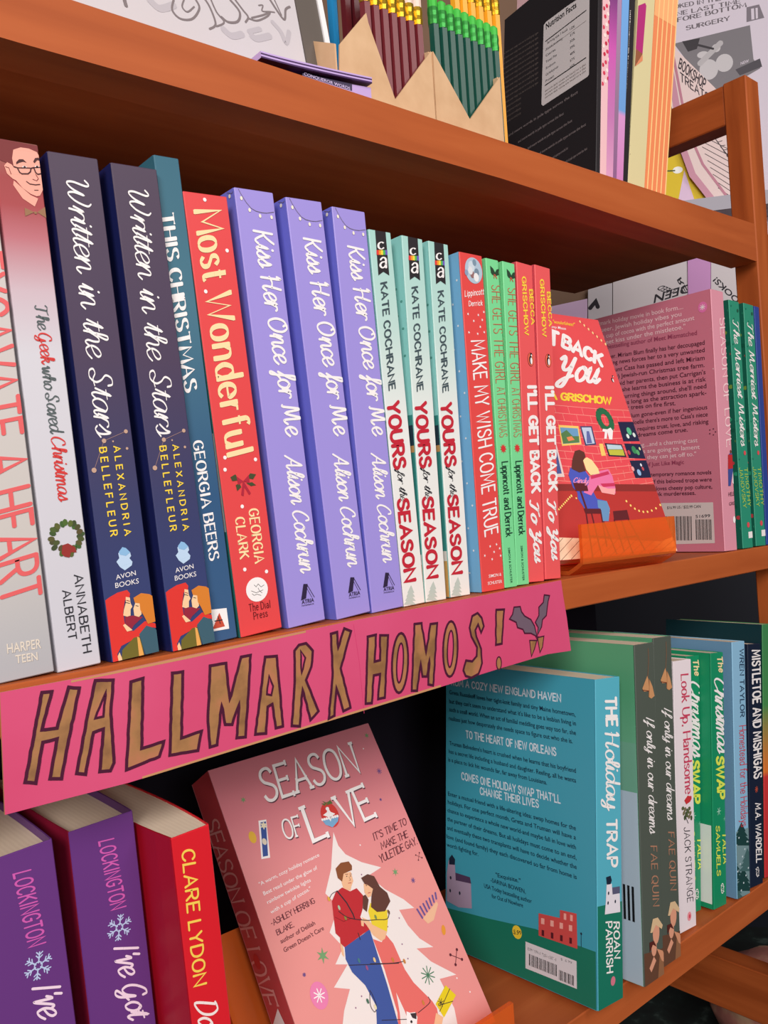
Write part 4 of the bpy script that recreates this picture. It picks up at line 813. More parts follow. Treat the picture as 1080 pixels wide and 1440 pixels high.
pb1 = mat((206, 122, 142), .35); Rr = stand(.6846, .0030, .023, .020, z2, -.027)
book('paperback_book', 'rose pink paperback turned to show its back cover text, behind the small orange stand', 'book', Rr, .0200, .2225, .150, mat((222, 150, 168), .38), pb1, pb1, art=art_pinkback)
# --- merriest pair -------------------------------------------------------------------
def art_mer(S, L):
    S.text('The Merriest Misters', (1030,449), (1041.5,626), (1037.5,448), INKW, **SCR(1.0, .6)); y_ = mat((190, 214, 80))
    S.text('TIMOTHY', (1046,658), (1051.5,712), (1050.5,658), y_, **CAP(1.1)); S.text('JANOVSKY', (1039,658), (1045,714), (1043.5,658), y_, **CAP(1.1)); r_ = mat((226, 80, 90))
    for p_, z in (((1047,637), 2), ((1052,738), 2.4), ((1037,437), 1.6)): S.disc(p_, z, z, r_ if z > 1.7 else mat((30, 90, 70)), 3)
    S.poly([(1052,748),(1058,747),(1058.5,756),(1052.5,757)], INKW, 3)
    for i in range(18): S.disc((1028+9*((i*7) % 5)/5+i*.35, 430+18*i), 1.1, .8, mat((24, 110, 90)), 2, 8)
    for i in range(22): L.disc((.122+.011*((i*3) % 4)/4, .008+.0095*i), 2.2, 1.8, mat(((16, 84, 66), (40, 150, 110), (190, 60, 70), (16, 84, 66), (120, 150, 60))[i % 5]), 2+.2*(i % 4), 8, uvs=True)
mer = mat((44, 146, 118), .4); mer2 = mat((22, 96, 78), .4); GR = 'green paperbacks at the right end of the middle shelf'
Q1 = book('paperback_book', 'green paperback with white script, touching the rose pink back-turned book', 'book', stand(.7158, .0027, .018, .0180, z2), .0180, .2168, .13, mer, mer2, mer, GR, art=art_mer)
dup(Q1, stand(.7400, .0027, .030, .0180, z2), 'green paperback with white script, touching the blue book at the right edge')
blu = mat((44, 70, 150), .4); book('paperback_book', 'blue paperback cut off at the right edge of the middle shelf', 'book', stand(.7607, .003, .030, .0090, z2), .0090, .2165, .13, blu, blu, blu)
# ---------------------------------------------------------------- low shelf, right of the stand
def art_trap(S, L):
    k = K(2.769, 580, 920); g = mat((26, 118, 96)); w_ = mat((232, 226, 236)); dk = mat((30, 40, 60)); r_ = mat((206, 78, 76)); lw = mat((214, 230, 240))
    S.poly(k((700,988),(830,958),(840,1420),(700,1420)), g, 1)
    S.text('THE', (851,981), (853,1020.5), (865.5,981), INKW, **CAP(2.3)); S.text('Holiday', (850.5,1028), (852,1138), (869,1027), INKW, **SCR(1.05, .6, .1)); S.text('TRAP', (853,1153), (854,1218), (866.5,1153), INKW, **CAP(2))
    S.text('ROAN', (862.5,1297), (863.8,1347), (870.3,1297), INKW, **CAP(1.7)); S.text('PARRISH', (851.5,1297), (853,1368), (860,1296), INKW, **CAP(1.7))
    S.poly(k((755,895),(775,893),(776,910),(805,905),(808,1003),(748,1013),(752,960)), w_, 3); S.poly(k((753,868),(770,862),(775,880),(770,895),(756,897)), dk, 4); S.poly(k((776,908),(806,903),(806,930),(778,935)), mat((90, 90, 120)), 4)
    for p in ((762,930),(760,968),(788,962)): S.disc(k(p), .8, 1.2, dk, 5, 8)
    S.disc(k((780,1272)), 2.6, 3.0, mat((214, 120, 140)), 3)
    L.poly(k((60,962),(125,985),(300,1030),(480,1070),(600,1118),(730,1165),(740,1460),(60,1300)), g, 1)
    h = CAP(1.9)
    L.text('FROM A COZY NEW ENGLAND HAVEN', k((140,118)), k((578,185)), k((140,93)), lw, **h); L.text('TO THE HEART OF NEW ORLEANS', k((210,325)), k((560,395)), k((209,298)), lw, **h)
    L.text("COMES ONE HOLIDAY SWAP THAT'LL", k((193,487)), k((577,580)), k((192,460)), lw, **h); L.text('CHANGE THEIR LIVES', k((265,545)), k((492,597)), k((264,518)), lw, **h)
    b = mat((18, 42, 66))
    for st, x0, y0, x1, y1 in (('Greta Russakoff loves her tight-knit family and tiny Maine hometown,',145,155,636,243), ("but they can't seem to understand what it's like to be a lesbian living in",145,190,638,278), ('such a small world. When an act of familial meddling goes way too far, she',145,222,638,315), ('realizes just how desperately she needs space to figure out who she is.',143,256,625,347),
        ("Truman Belvedere's heart is crushed when he learns that his boyfriend",145,353,638,462), ('has a secret life including a husband and daughter. Reeling, all he wants',143,385,638,500), ('is a place to lick his wounds far, far away from Louisiana.',141,417,525,508),
        ('Enter a mutual friend with a life-altering idea: swap homes for the',140,550,638,686), ('holidays. For one perfect month, Greta and Truman will have a',139,582,638,722), ('chance to experience a whole new world-and maybe fall in love with',138,614,638,760), ('the partner of their dreams. But all holidays must come to an end,',137,648,640,800), ('and eventually these two transplants will have to decide whether the',136,682,641,837), ('love (and found family) they each discovered so far from home is',135,716,641,876), ('worth fighting for.',135,748,258,786),
        ('"Exquisite."',325,866,422,890), ('-SARINA BOWEN,',306,886,442,932), ('USA Today bestselling author',280,908,466,970), ('for Out of Nowhere',310,948,432,986)):
        L.text(st, k((x0,y0)), k((x1,y1)), k((x0-1,y0-17)), b, w=1.7)
    L.poly(k((135,960),(135,850),(142,800),(165,800),(168,850),(228,880),(232,990),(180,985)), mat((170, 150, 176)), 3); L.poly(k((144,795),(155,780),(167,798),(166,820),(144,818)), dk, 4); L.poly(k((168,850),(225,868),(230,893),(170,880)), mat((80, 60, 90)), 4)
    for p in ((150,870),(148,920),(185,930)): L.disc(k(p), .9, 1.4, dk, 4, 8)
    L.poly(k((492,1008),(575,1027),(575,995),(640,1010),(643,1147),(492,1095)), r_, 3)
    for i in range(4):
        x = 502+36*i; L.poly(k((x,1026+9*i),(x+13,1029+9*i),(x+13,1052+9*i),(x,1049+9*i)), mat((240, 170, 160)), 4); L.poly(k((x+2,1072+10*i),(x+12,1075+10*i),(x+12,1098+10*i),(x+2,1095+10*i)), mat((90, 30, 40)), 4)
    L.poly(k((590,1008),(600,1010),(600,1035),(590,1032)), mat((240, 170, 160)), 4); L.poly(k((615,1013),(625,1016),(625,1040),(615,1037)), mat((240, 170, 160)), 4)
    L.line(k((658,1090),(658,1140)), .4, dk, 3); L.disc(k((658,1088)), .7, .9, dk, 3, 8)
    L.disc(k((408,1082)), 4.2, 4.6, mat((238, 204, 60)), 3, 24); L.text('$.99', k((394,1088)), k((424,1095)), k((394,1070)), DARK, w=2.5)
    L.poly(k((441,1118),(640,1195),(641,1303),(441,1222)), mat((222, 216, 222)), 3)
    for i in range(22):
        x = 455+5*i; y = 1166+.4*(x-455); L.poly(k((x,y),(x+(3.2, 1.6, 2.4)[i % 3],y+1),(x+(3.2, 1.6, 2.4)[i % 3],y+46),(x,y+45)), BLACK, 4)
    for i in range(12):
        x = 572+5*i; y = 1228+.42*(x-572); L.poly(k((x,y),(x+(1.6, 3.4, 2.4)[i % 3],y+1),(x+(1.6, 3.4, 2.4)[i % 3],y+40),(x,y+39)), BLACK, 4)
    L.text('ISBN 978-1-7282-5307-1', k((450,1152)), k((560,1195)), k((450,1140)), DARK, w=1.2); L.text('$16.99', k((578,1190)), k((622,1206)), k((578,1180)), DARK, w=1.2)
aqua = mat((66, 160, 184), .4)
book('paperback_book', 'turquoise and green paperback with a red building drawn on its back cover', 'book',
     stand(.4548, -.0093, .097, .0281, Z3), .0281, .2154, .135, mat((88, 178, 200), .4), aqua, aqua, splay=.05, art=art_trap)

def art_fae(S, L):
    p = K(3.375, 760, 820); q = K(3.6, 780, 1120); gl = mat((206, 150, 104)); g2 = mat((160, 100, 64)); sk = mat((226, 160, 132)); bn = mat((104, 70, 54))
    S.line(p((510,310),(512,370),(508,445)), .4, g2, 3)
    S.poly(p((505,440),(482,500),(490,515),(515,512),(512,460)), gl, 3.4); S.poly(p((515,455),(512,540),(525,548),(540,535),(530,490)), gl, 3.6); S.line(p((484,508),(514,512)), .6, mat((120, 60, 44)), 4); S.line(p((515,455),(514,540)), .5, g2, 4)
    S.text('If only in our dreams', (908,1007), (913,1171), (919,1006), INKW, **SCR(.95, .5)); S.text('FAE QUIN', (914.5,1190), (918,1274), (923,1190), mat((176, 128, 104)), **CAP(1.4, .7))
    S.poly(q((440,800),(520,780),(560,760),(640,740),(640,1100),(440,1100)), bn, 2)
    S.disc(q((512,690)), 4.6, 7.6, sk, 3, 16); S.poly(q((482,690),(495,620),(520,612),(545,650),(540,670),(510,650),(492,690)), mat((222, 190, 150)), 4)
    S.disc(q((502,768)), 3.6, 5.4, sk, 3, 14); S.poly(q((480,790),(478,740),(500,730),(515,760),(495,750)), mat((90, 40, 36)), 4)
    S.poly(q((515,770),(545,780),(560,820),(600,860),(540,830)), mat((216, 150, 116)), 4); S.poly(q((478,870),(500,810),(512,830),(488,890)), sk, 4); S.poly(q((530,800),(620,760),(640,900),(520,960)), mat((150, 104, 74)), 3)
    L.rect(.090, 0, .135, .131, mat((176, 192, 206)), 1); L.rect(0, 0, .090, .131, mat((176, 192, 206)), 1); L.rect(0, .131, .135, .165, mat((110, 164, 140)), 1)
    for i in range(9): L.rect(.100+.0034*i, .042, .1018+.0034*i, .066, BLACK, 3)
faec = grad('misty_green_cover', [(0, (150, 180, 170)), (.6, (112, 172, 140)), (.85, (84, 156, 116)), (1, (92, 160, 120))], .233)
faes = mat((84, 92, 84), .4); GF = 'grey-green paperbacks with gold bells on the low shelf'
F1 = book('paperback_book', 'grey-green paperback with gold bells on the spine, touching the turquoise book', 'book', stand(.5005, -.0150, .069, .0262, Z3, .05), .0262, .2332, .135, faes, faec, faec, GF, art=art_fae)
dup(F1, stand(.5298, -.0110, .074, .0262, Z3, .05), 'grey-green paperback with gold bells on the spine, touching the thin white book')

def art_jack(S, L):
    q = K(3.6, 780, 1120); S.text('Look Up, Handsome', (957.5,949), (963.5,1117), (967.5,948), mat((206, 70, 100)), **CAP(1.5, .4, .8, 1.2))
    S.text('JACK STRANGE', (961.5,1164), (966.5,1269), (969.5,1163), DARK, **CAP(1.1, .6))
    g = mat((92, 100, 66)); r_ = mat((206, 54, 60))
    for i in range(12): S.disc(q((648+11*(i % 4)+5*(i//4), 60+18*(i//4)+6*(i % 3))), 2.0, 1.5, mat(((92, 100, 66), (120, 110, 80), (70, 84, 54))[i % 3]), 3, 8, rot=i)
    S.poly(q((655,20),(672,-5),(692,0),(685,25),(665,40)), r_, 4); S.disc(q((686,8)), 1.6, 1.8, r_, 4)
    S.line(q((660,100),(675,135)), .6, DARK, 4); S.disc(q((681,606)), 2.8, 3.4, mat((240, 150, 160)), 3); S.disc(q((682,606)), 1.2, 1.6, mat((220, 70, 90)), 4)
wh = mat((238, 226, 232), .4)
book('paperback_book', 'thin white paperback with rose red serif lettering on the low shelf', 'book', stand(.5782, .0047, .088, .0258, Z3), .0258, .2067, .13, wh, wh, wh, art=art_jack)

def art_swap(S, L):
    q = K(3.6, 780, 1120)
    S.text('The', (1008,924), (1011,945), (1015,924), CREAM, **CAP(2)); S.text('Christmas', (1004,952), (1008.5,1057), (1019,951), INKW, **SCR(1.2, .55)); S.text('SWAP', (1007.5,1065), (1009,1122), (1017,1065), mat((226, 236, 90)), **CAP(2.7))
    S.burst(q((830,75)), 3, mat((170, 220, 200)), 3, 3, .6); S.burst(q((858,112)), 1.8, mat((110, 190, 160)), 3, 3, .4)
    S.text('TALIA', (1015.5,1171), (1017,1214), (1020.5,1171), mat((226, 236, 90)), **CAP(1.7)); S.text('SAMUELS', (1006.5,1162), (1008,1231), (1011.5,1162), mat((226, 236, 90)), **CAP(1.7))
    S.disc(q((848,465)), 2.4, 4.2, INKW, 3); S.disc(q((848,465)), 1.8, 3.4, mat((30, 130, 92)), 3.5); S.line(q((840,450),(856,455),(842,475),(856,480)), .5, INKW, 4)
    L.rect(.075, .004, .1285, .066, mat((222, 226, 222)), 2)
sw = mat((24, 142, 98), .4); GS = 'emerald green paperbacks on the low shelf'
E1 = book('paperback_book', 'emerald green paperback mostly hidden behind the thin white book', 'book', stand(.6096, .0147, .112, .0200, Z3), .0200, .2045, .13, sw, sw, sw, GS, art=None)
for o in list(kids(E1)):
    bpy.data.objects.remove(o)
bpy.data.objects.remove(E1)
E2 = book('paperback_book', 'emerald green paperback with white script and yellow capitals, touching the pale blue book', 'book', stand(.6318, .0047, .105, .0200, Z3), .0200, .2045, .13, sw, sw, sw, GS, art=art_swap)
dup(E2, stand(.6096, .0147, .112, .0200, Z3), 'emerald green paperback mostly hidden behind the thin white book')

def art_wren(S, L):
    q = K(3.6, 780, 1120); d = mat((30, 66, 66)); d2 = mat((70, 106, 108)); sn = mat((206, 222, 230))
    S.poly(q((860,200),(1000,150),(1000,560),(860,560)), mat((120, 150, 156)), 1.4)
    for x, y, s_, c in ((945,130,60,d), (890,120,50,d), (975,260,50,d2), (905,300,60,d), (955,360,60,d), (915,420,60,d2)):
        for k in range(4): S.poly(q((x,y+24*k),(x-s_*(.35+.18*k),y+24*k+46),(x+s_*(.35+.18*k),y+24*k+46)), c, 2+.1*k)
    for i in range(16): S.disc(q((890+95*((i*7) % 16)/16, 190+19*i)), 1.0, .8, sn, 3.2, 8)
    S.text('WREN TAYLOR', (1040,913), (1041,1008), (1045.5,913), mat((44, 68, 96)), **CAP(1.5)); S.text('Homestead for the Holidays', (1039.5,1021), (1042,1163), (1048.5,1020), mat((206, 50, 66)), **CAP(1, .8, 0, 1.2))
wc = mat((142, 190, 222), .4); wl = mat((106, 148, 182), .4)
book('paperback_book', 'pale blue paperback with snowy fir trees at the foot of the spine', 'book', stand(.6609, .0, .093, .0215, Z3), .0215, .2097, .13, wc, wl, wc, art=art_wren)
def art_mist(S, L):
    S.text('MISTLETOE AND MISHIGAS', (1057.5,915), (1060.5,1095), (1068.5,914), INKW, **CAP(2.1)); S.text('M.A. WARDELL', (1062,1130), (1063.5,1213), (1069,1130), INKW, **CAP(1.9))
    S.burst((1063.5,1110), 2.6, mat((190, 80, 60)), 3, 4, .7); S.disc((1065,1226), 2.6, 4.2, INKW, 3); S.disc((1065,1226), 2.0, 3.5, mat((24, 34, 56)), 3.5); S.line([(1062,1222),(1067,1224),(1063,1230),(1067,1231)], .5, INKW, 4)
nv = mat((26, 36, 58), .4)
book('paperback_book', 'dark navy paperback with bold white capitals on the low shelf', 'book', stand(.6847, .0006, .116, .0225, Z3), .0225, .2036, .13, nv, nv, nv, art=art_mist)
rg = grad('green_orange_red_cover', [(0, (200, 50, 54)), (.36, (206, 56, 58)), (.38, (226, 120, 50)), (.62, (70, 140, 80)), (1, (60, 132, 84))], .236)
book('paperback_book', 'tall green, orange and red paperback cut off at the right edge, low shelf', 'book', stand(.7100, .0, .120, .0260, Z3), .0260, .2165, .094, rg, mat((18, 52, 60), .4), rg)

# ---------------------------------------------------------------- low shelf, left
def art_lock(S, L):
    q = K(3, 0, 1080)
    S.text('LOCKINGTON', (139,1184), (156.5,1280), (159.5,1179), mat((206, 92, 176)), **CAP(1.5)); c = S.uv(q((503,672))); w_ = mat((186, 200, 234))
    for a in range(6):
        d = Vector((math.cos(a*1.047+.3), math.sin(a*1.047+.3))); n = Vector((-d.y, d.x)); S.stroke([c+d*.0012, c+d*.0056], .0006, w_, 3)
        for f in (.0030, .0044): S.stroke([c+d*f+n*.0013+d*.0012, c+d*f, c+d*f-n*.0013+d*.0012], .0005, w_, 3)
        S.stroke([c+d*.0018, c+Vector((math.cos(a*1.047+1.347), math.sin(a*1.047+1.347)))*.0018], .0005, w_, 3)
    S.text("I've Got You", (159,1330), (193,1500), (191,1318), mat((240, 214, 232)), **SCR(1.1, .6))
pur = mat((102, 54, 126), .42); crim = mat((150, 26, 56), .4); GL = 'purple paperbacks at the left of the low shelf'
L2 = book('paperback_book', 'purple paperback with pink capitals and a snowflake, leaning next to the red book', 'book', stand(.1440, .0300, -.045, .0302, Z3), .0302, .2060, .13, pur, crim, pur, GL, bow=.0012, recess=.004, art=art_lock)
dup(L2, stand(.1075, .0235, -.060, .0302, Z3), 'purple paperback with pink capitals and a snowflake, cut off at the left edge')
def art_clare(S, L):
    q = K(3, 0, 1080); S.text('CLARE LYDON', (255.5,1197), (273,1387), (272.5,1194), mat((244, 206, 88)), **CAP(1.5)); S.text("Don't", (274,1406), (284,1475), (303,1398), mat((244, 228, 226)), **SCR(1.2, .6))
    for p in ((670,368),(665,440),(680,470),(698,436),(698,545),(715,805),(725,840)): L.disc(q(p), .5, .8, mat((240, 200, 210)), 2, 8)
clr = mat((214, 32, 44), .4)
book('paperback_book', 'bright red paperback with yellow capitals between the purple pair and the rose pink book', 'book', stand(.1792, .0010, -.048, .0190, Z3), .0190, .2000, .13, clr, mat((168, 14, 34), .4), clr, bow=.003, art=art_clare)

# ---------------------------------------------------------------- the pink cardboard sign
SIGN_Y = -.0016
mb = MB(); SF = Face(mb, Matrix.Identity(4), (0, SIGN_Y-.0011, Z0), (1, 0, 0), (0, 0, 1))
kraft = mat((196, 142, 100), .8, .1); pk = mottled('pink_paint', [(.3, (208, 66, 110)), (.7, (218, 82, 126))], 9, .7); pk2 = mat((206, 60, 110), .75, .15); gd = mottled('gold_marker', [(.35, (140, 98, 62)), (.5, (166, 118, 74)), (.66, (184, 118, 84))], 70, .5); ol = mat((74, 22, 50), .6, .2); gy = mat((112, 92, 108), .6, .2)
edge = [(0,974),(150,946),(268,921),(380,897),(500,872),(640,845),(700,833),(789,816),(792,838),(797,868),(803,915),(770,920),(700,941),(620,966),(520,995),(430,1024),(300,1064),(180,1101),(90,1124),(7,1146)]
mb.prism([SF.to3(SF.uv(p), 0) for p in edge], (0, .0011, 0), pk, kraft)
SF.poly([(100,957),(268,921.5),(430,887),(430,889.5),(268,925.5),(100,960)], kraft, .5); SF.poly([(200,1092),(430,1021),(620,963),(620,966),(430,1024),(200,1095)], kraft, .5)
SF.line([(497,878),(505,930),(512,1003)], .25, pk2, .6)
k1, k2, k3, k6 = K(4, 0, 900), K(4, 270, 840), K(4, 540, 800), K(2.571, 400, 800); k5 = K(2.571, 0, 820)
def wob(px, amp=.9):
    out = []; n = len(px)
    for i in range(n):
        a, b = px[i], px[(i+1) % n]; L_ = math.hypot(b[0]-a[0], b[1]-a[1]); k = max(1, int(L_/7))
        for j in range(k):
            t = j/k; g_ = amp*(random.random()-.5) if j else 0
            out.append((a[0]+(b[0]-a[0])*t+g_, a[1]+(b[1]-a[1])*t+amp*(random.random()-.5)*(j > 0)))
    return out
random.seed(11)
def letter(pts, hole=None):
    pts = wob(pts)
    SF.poly(pts, gd, 1)
    if hole: SF.poly(hole, pk, 2); SF.line(wob(hole), 1.05, ol, 3, True)
    SF.line(pts, 1.4, ol, 3, True)
letter(k1((235,295),(290,290),(235,505),(320,495),(385,265),(445,270),(385,560),(345,780),(280,780),(320,555),(240,575),(200,805),(140,800),(200,480)))
letter(k1((535,228),(635,225),(622,420),(640,690),(620,735),(560,740),(580,500),(525,520),(480,755),(430,750),(490,430)), k1((595,285),(580,430),(535,440)))
letter(k1((735,235),(803,215),(795,610),(920,570),(895,655),(710,730)))
letter(k5((622,325),(660,320),(655,560),(728,535),(715,605),(613,622)))
letter(k2((100,385),(190,370),(210,580),(275,335),(328,325),(300,785),(250,790),(265,590),(225,715),(185,715),(165,600),(140,830),(100,842),(88,700)))
letter(k2((410,335),(475,330),(510,725),(470,735),(450,600),(425,615),(415,765),(355,770)), k2((432,440),(455,500),(445,550),(420,545)))
letter(k2((575,300),(600,268),(640,258),(678,300),(670,390),(640,465),(710,640),(665,690),(620,510),(605,725),(560,722),(575,500)), k2((610,300),(636,340),(615,430)))
letter(k2((780,205),(815,195),(820,290),(855,175),(893,190),(835,400),(890,620),(850,640),(810,500),(800,665),(768,682),(790,420)))
letter(k6((300,245),(330,238),(325,335),(345,330),(345,240),(374,240),(362,465),(338,470),(345,380),(322,385),(315,485),(293,487)))
def ring(cx, cy, rx, ry, kk, tilt=0):
    f = lambda a, b: kk(*[(cx+a*math.cos(t*.2618)+tilt*math.sin(t*.2618), cy-b*math.sin(t*.2618)) for t in range(24)])
    letter(f(rx, ry), f(rx*.40, ry*.66))
ring(417, 340, 29, 108, k6, 4); ring(372, 450, 41, 156, k3, 4)
letter(k3((170,310),(210,305),(235,480),(260,310),(298,305),(275,655),(248,650),(255,500),(240,605),(215,605),(205,520),(185,685),(155,685)))
letter(k3((545,358),(560,322),(548,275),(525,248),(495,265),(480,330),(490,380),(522,440),(520,490),(495,520),(460,515),(445,570),(458,602),(490,612),(530,590),(550,530),(545,450),(518,380),(512,345),(528,312)))
letter(k3((630,230),(675,228),(662,420),(628,427))); SF.poly(k3(*[(645+14*math.cos(t*.4), 530+36*math.sin(t*.4)) for t in range(16)]), gd, 1); SF.line(k3(*[(645+14*math.cos(t*.4), 530+36*math.sin(t*.4)) for t in range(16)]), .8, ol, 3, True)
for pts in (((705,282),(722,255),(730,215),(765,212),(772,240),(790,265),(825,285),(845,320),(860,380),(825,362),(790,362),(780,340),(750,330),(742,300)), ((900,146),(930,150),(922,180),(918,210),(912,262),(890,285),(885,325),(862,372),(866,330),(850,300),(870,262),(870,215),(895,188))):
    SF.poly(k3(*pts), gy, 1); SF.line(k3(*pts), .9, ol, 3, True)
for pts in (((818,402),(858,402),(845,450),(828,492)), ((862,386),(898,378),(890,440),(876,470))):
    SF.poly(k3(*pts), gd, 1); SF.line(k3(*pts), .8, ol, 3, True)
SF.line(k3((850,375),(862,400),(866,380)), .8, ol, 3)
tag(mb.build('cardboard_sign'), 'hand-lettered pink cardboard sign taped along the front edge of the middle shelf', 'sign')

# ---------------------------------------------------------------- on the top board
def P(px, y): d = ray(px); return EYE + d*((y-EYE.y)/d.y)
# leaning white print
MBd = pose((0, .034, z1(0)+.0016), -.015, 0, -.16); root = thing('display_board', 'white display board with grey scrollwork at the left of the top board', 'display board', MBd)
mb = MB(); DF = Face(mb, MBd, (0, 0, 0), (1, 0, 0), (0, 0, 1)); u1 = DF.uv((430,88)).x; u2 = DF.uv((461,97)).x; u3 = DF.uv((468,98)).x
mb.box((.02, 0, 0), (u1, .004, .125), mat((204, 198, 202), .55)); c1 = K(4.154, 90, 0); c2 = K(5.143, 350, 0); gk = mat((128, 118, 120)); gl = mat((186, 180, 186))
DF.clip = (.021, .0005, u1-.0005, .1245)
DF.rect(.021, 0, u1, .0135, mat((226, 214, 196)), 1)
for f, pts, w_ in ((c1, ((345,-30),(352,0),(362,35)), 2), (c1, ((640,0),(632,60),(680,110),(750,110),(790,50),(770,0)), 1.2), (c1, ((700,0),(690,40),(720,70),(760,40)), .9), (c1, ((810,-20),(850,40),(885,140),(850,170)), 1.2), (c1, ((850,-20),(890,70),(935,130),(890,155)), 1), (c1, ((920,100),(960,130),(1015,125),(1025,70),(970,0)), 1.4), (c1, ((1000,0),(1045,60),(1075,100),(1060,130)), 1.2),
                 (c2, ((0,135),(60,150),(130,120),(150,90),(100,110),(20,130)), 1.1), (c2, ((70,40),(100,40),(95,80),(150,85),(185,90)), .8), (c2, ((140,-20),(250,140),(265,70),(295,50)), 1.4), (c2, ((175,-20),(235,110)), .8)):
    DF.curve(f(*pts), w_, gk, 2)
for f, pts, w_ in ((c2, ((20,260),(60,280),(150,260)), 4), (c2, ((170,160),(230,230),(270,310),(290,230)), 3), (c2, ((0,230),(80,210)), 3), (c1, ((500,0),(560,50),(640,30)), 4), (c1, ((930,170),(980,210),(1040,200)), 4)): DF.curve(f(*pts), w_, gl, 1.5)
mb.build('panel', root)
mb = MB(); mb.box((u1+.0002, -.001, 0), (u2, .005, .125), mat((98, 90, 84), .5)); tag(mb.build('band', root), 'dark grey band')
mb = MB(); mb.box((u2+.0002, -.002, 0), (u3, .006, .125), mat((240, 238, 240), .5)); mb.build('trim', root)
# curled purple booklets
def curl(label, x0, x1, up0, up1, th, y0, y1, top_m, low_m, words=None):
    mb = MB(); n = 12; ro = []
    for i in range(n+1):
        t = i/n; x = x0+(x1-x0)*t; z = z1(x)+.0004+up0+(up1-up0)*t**1.3; ro.append((x, z))
    for (xa, za), (xb, zb) in zip(ro, ro[1:]):
        for k in range(4):
            a, b = za+th*k/4, zb+th*k/4; mb.box((0,0,0),(0,0,0), low_m) if 0 else None
            e, f = za+th*(k+1)/4, zb+th*(k+1)/4; M_ = top_m if k % 2 else low_m
            mb.mesh([(xa,y0,a),(xb,y0,b),(xb,y0,f),(xa,y0,e),(xa,y1,a),(xb,y1,b),(xb,y1,f),(xa,y1,e)], [(0,1,2,3),(5,4,7,6)]+([(0,4,5,1)] if k == 0 else [])+([(3,2,6,7)] if k == 3 else []), M_)
    for (x, z), o in ((ro[0], 0), (ro[-1], 1)): mb.face([(x,y0,z),(x,y1,z),(x,y1,z+th),(x,y0,z+th)], top_m)
    tag(mb.build('booklet'), label, 'booklet', 'purple booklets on the edge of the top board')
lil = mat((196, 168, 224), .4); dpu = mat((70, 40, 90), .4)
curl('lilac and purple booklet, upper of two curled on the edge of the top board', .246, .320, .0022, .0085, .0034, .001, .06, lil, dpu)
mb = MB(); BF = Face(mb, Matrix.Identity(4), (.270, .0035, Z0), (1, 0, .015), (0, 0, 1))
xa, xb = .268, .321
mb.prism([(xa, .0035, z1(xa)+.0002), (xb, .0035, z1(xb)+.0002), (xb, .0035, z1(xb)+.0078), (xa, .0035, z1(xa)+.0012)], (0, .004, 0), lil)
BF.poly([P_ for P_ in ((425,103),(495,118),(495,128),(425,106))], mat((70, 62, 90)), 1); BF.text('CONQUEROR WORDS', (427,106), (492,127), (427,101.5), mat((214, 196, 236)), w=2)
tag(mb.build('booklet'), 'lilac booklet with dark lettering, under the curled upper one', 'booklet', 'purple booklets on the edge of the top board')
# pencil boxes
kr = mottled('kraft_card', [(.3, (206, 166, 126)), (.7, (220, 182, 142))], 60, .8)
def pbox(label, ft, x0, x1, y0, y1, hb):
    zb = z1((x0+x1)/2)+.0008; r = thing('pencil_box', label, 'pencil box', Matrix.Translation((x0, y0, zb))); q = Vector((x0, y0, zb))
    mb = MB(); top = [P(p, y0)-q for p in ft]; pts = [Vector((0, 0, 0)), Vector((x1-x0, 0, 0))]+[Vector((max(0, min(x1-x0, t.x)), 0, t.z)) for t in reversed(top)]
    mb.prism(pts, (0, .0012, 0), kr); mb.build('front_panel', r)
    w_ = x1-x0; d = y1-y0
    for a in (0, w_-.0012):
        mb = MB(); z0_ = pts[-1].z if a == 0 else pts[2].z; mb.prism([(a, .0013, 0), (a, d-.0013, 0), (a, d-.0013, hb), (a, .0013, z0_)], (.0012, 0, 0), kr); mb.build('side_panel', r)
    mb = MB(); mb.box((0, d-.0012, 0), (w_, d, hb), kr); mb.build('back_panel', r)
    mb = MB(); mb.box((.0013, .0013, 0), (w_-.0013, d-.0013, .0012), kr); mb.build('base', r)
    return r
xa, xb, xc = P((478,150), .02).x, P((607,72), .02).x, P((703,108), .02).x
pbox('kraft card box of maroon pencils with a V-cut front', ((478,62),(515,18),(518,32),(556,140),(606,72)), xa, xb-.0004, .02, .085, .07)
pbox('kraft card box of green and yellow pencils with a V-cut front', ((609,72),(661,168),(703,108)), xb+.0004, xc, .02, .085, .06)
def pencil(name_label, body, fer, era, Lb, group, M):
    r = thing('pencil', name_label, 'pencil', M, group)
    mb = MB(); mb.tube((0,0,0), (0,0,Lb), .0036, .0036, body, 6); mb.build('body', r)
    mb = MB()
    for k in range(4): mb.tube((0,0,Lb+.0001+.0028*k), (0,0,Lb+.0001+.0028*(k+1)), .0038 if k % 2 else .0035, .0035 if k % 2 else .0038, fer, 10)
    mb.build('ferrule', r); mb = MB(); mb.tube((0,0,Lb+.0114), (0,0,Lb+.0165), .0033, .0033, era, 10); mb.tube((0,0,Lb+.0165), (0,0,Lb+.0180), .0033, .0020, era, 10); mb.build('eraser', r)
    return r
brass = mat((232, 190, 60), .25, .5, .85); gfer = mat((70, 170, 80), .28, .5, .6)
def rowp(tops, y, body, fer, era, group, labels, lean=0):
    base = z1(.38)+.0022; zs = [P(p, y).z for p in tops]; Lb = sum(zs)/len(zs)-base; proto = None; lastx = -1
    for p, lb in zip(tops, labels):
        q = P(p, y); x = max(q.x, lastx+.00725); lastx = x; M = pose((x, y, base), lean)
        if proto is None: proto = pencil(lb, body, fer, era, Lb, group, M)
        else: dup(proto, M, lb)
ordn = ['leftmost', 'second from left', 'third from left', 'fourth from left', 'fifth from left', 'sixth from left', 'seventh from left', 'eighth from left', 'ninth from left']
mar = mat((112, 36, 44), .3); grn = mat((24, 78, 66), .3); yel = mat((244, 170, 40), .3)
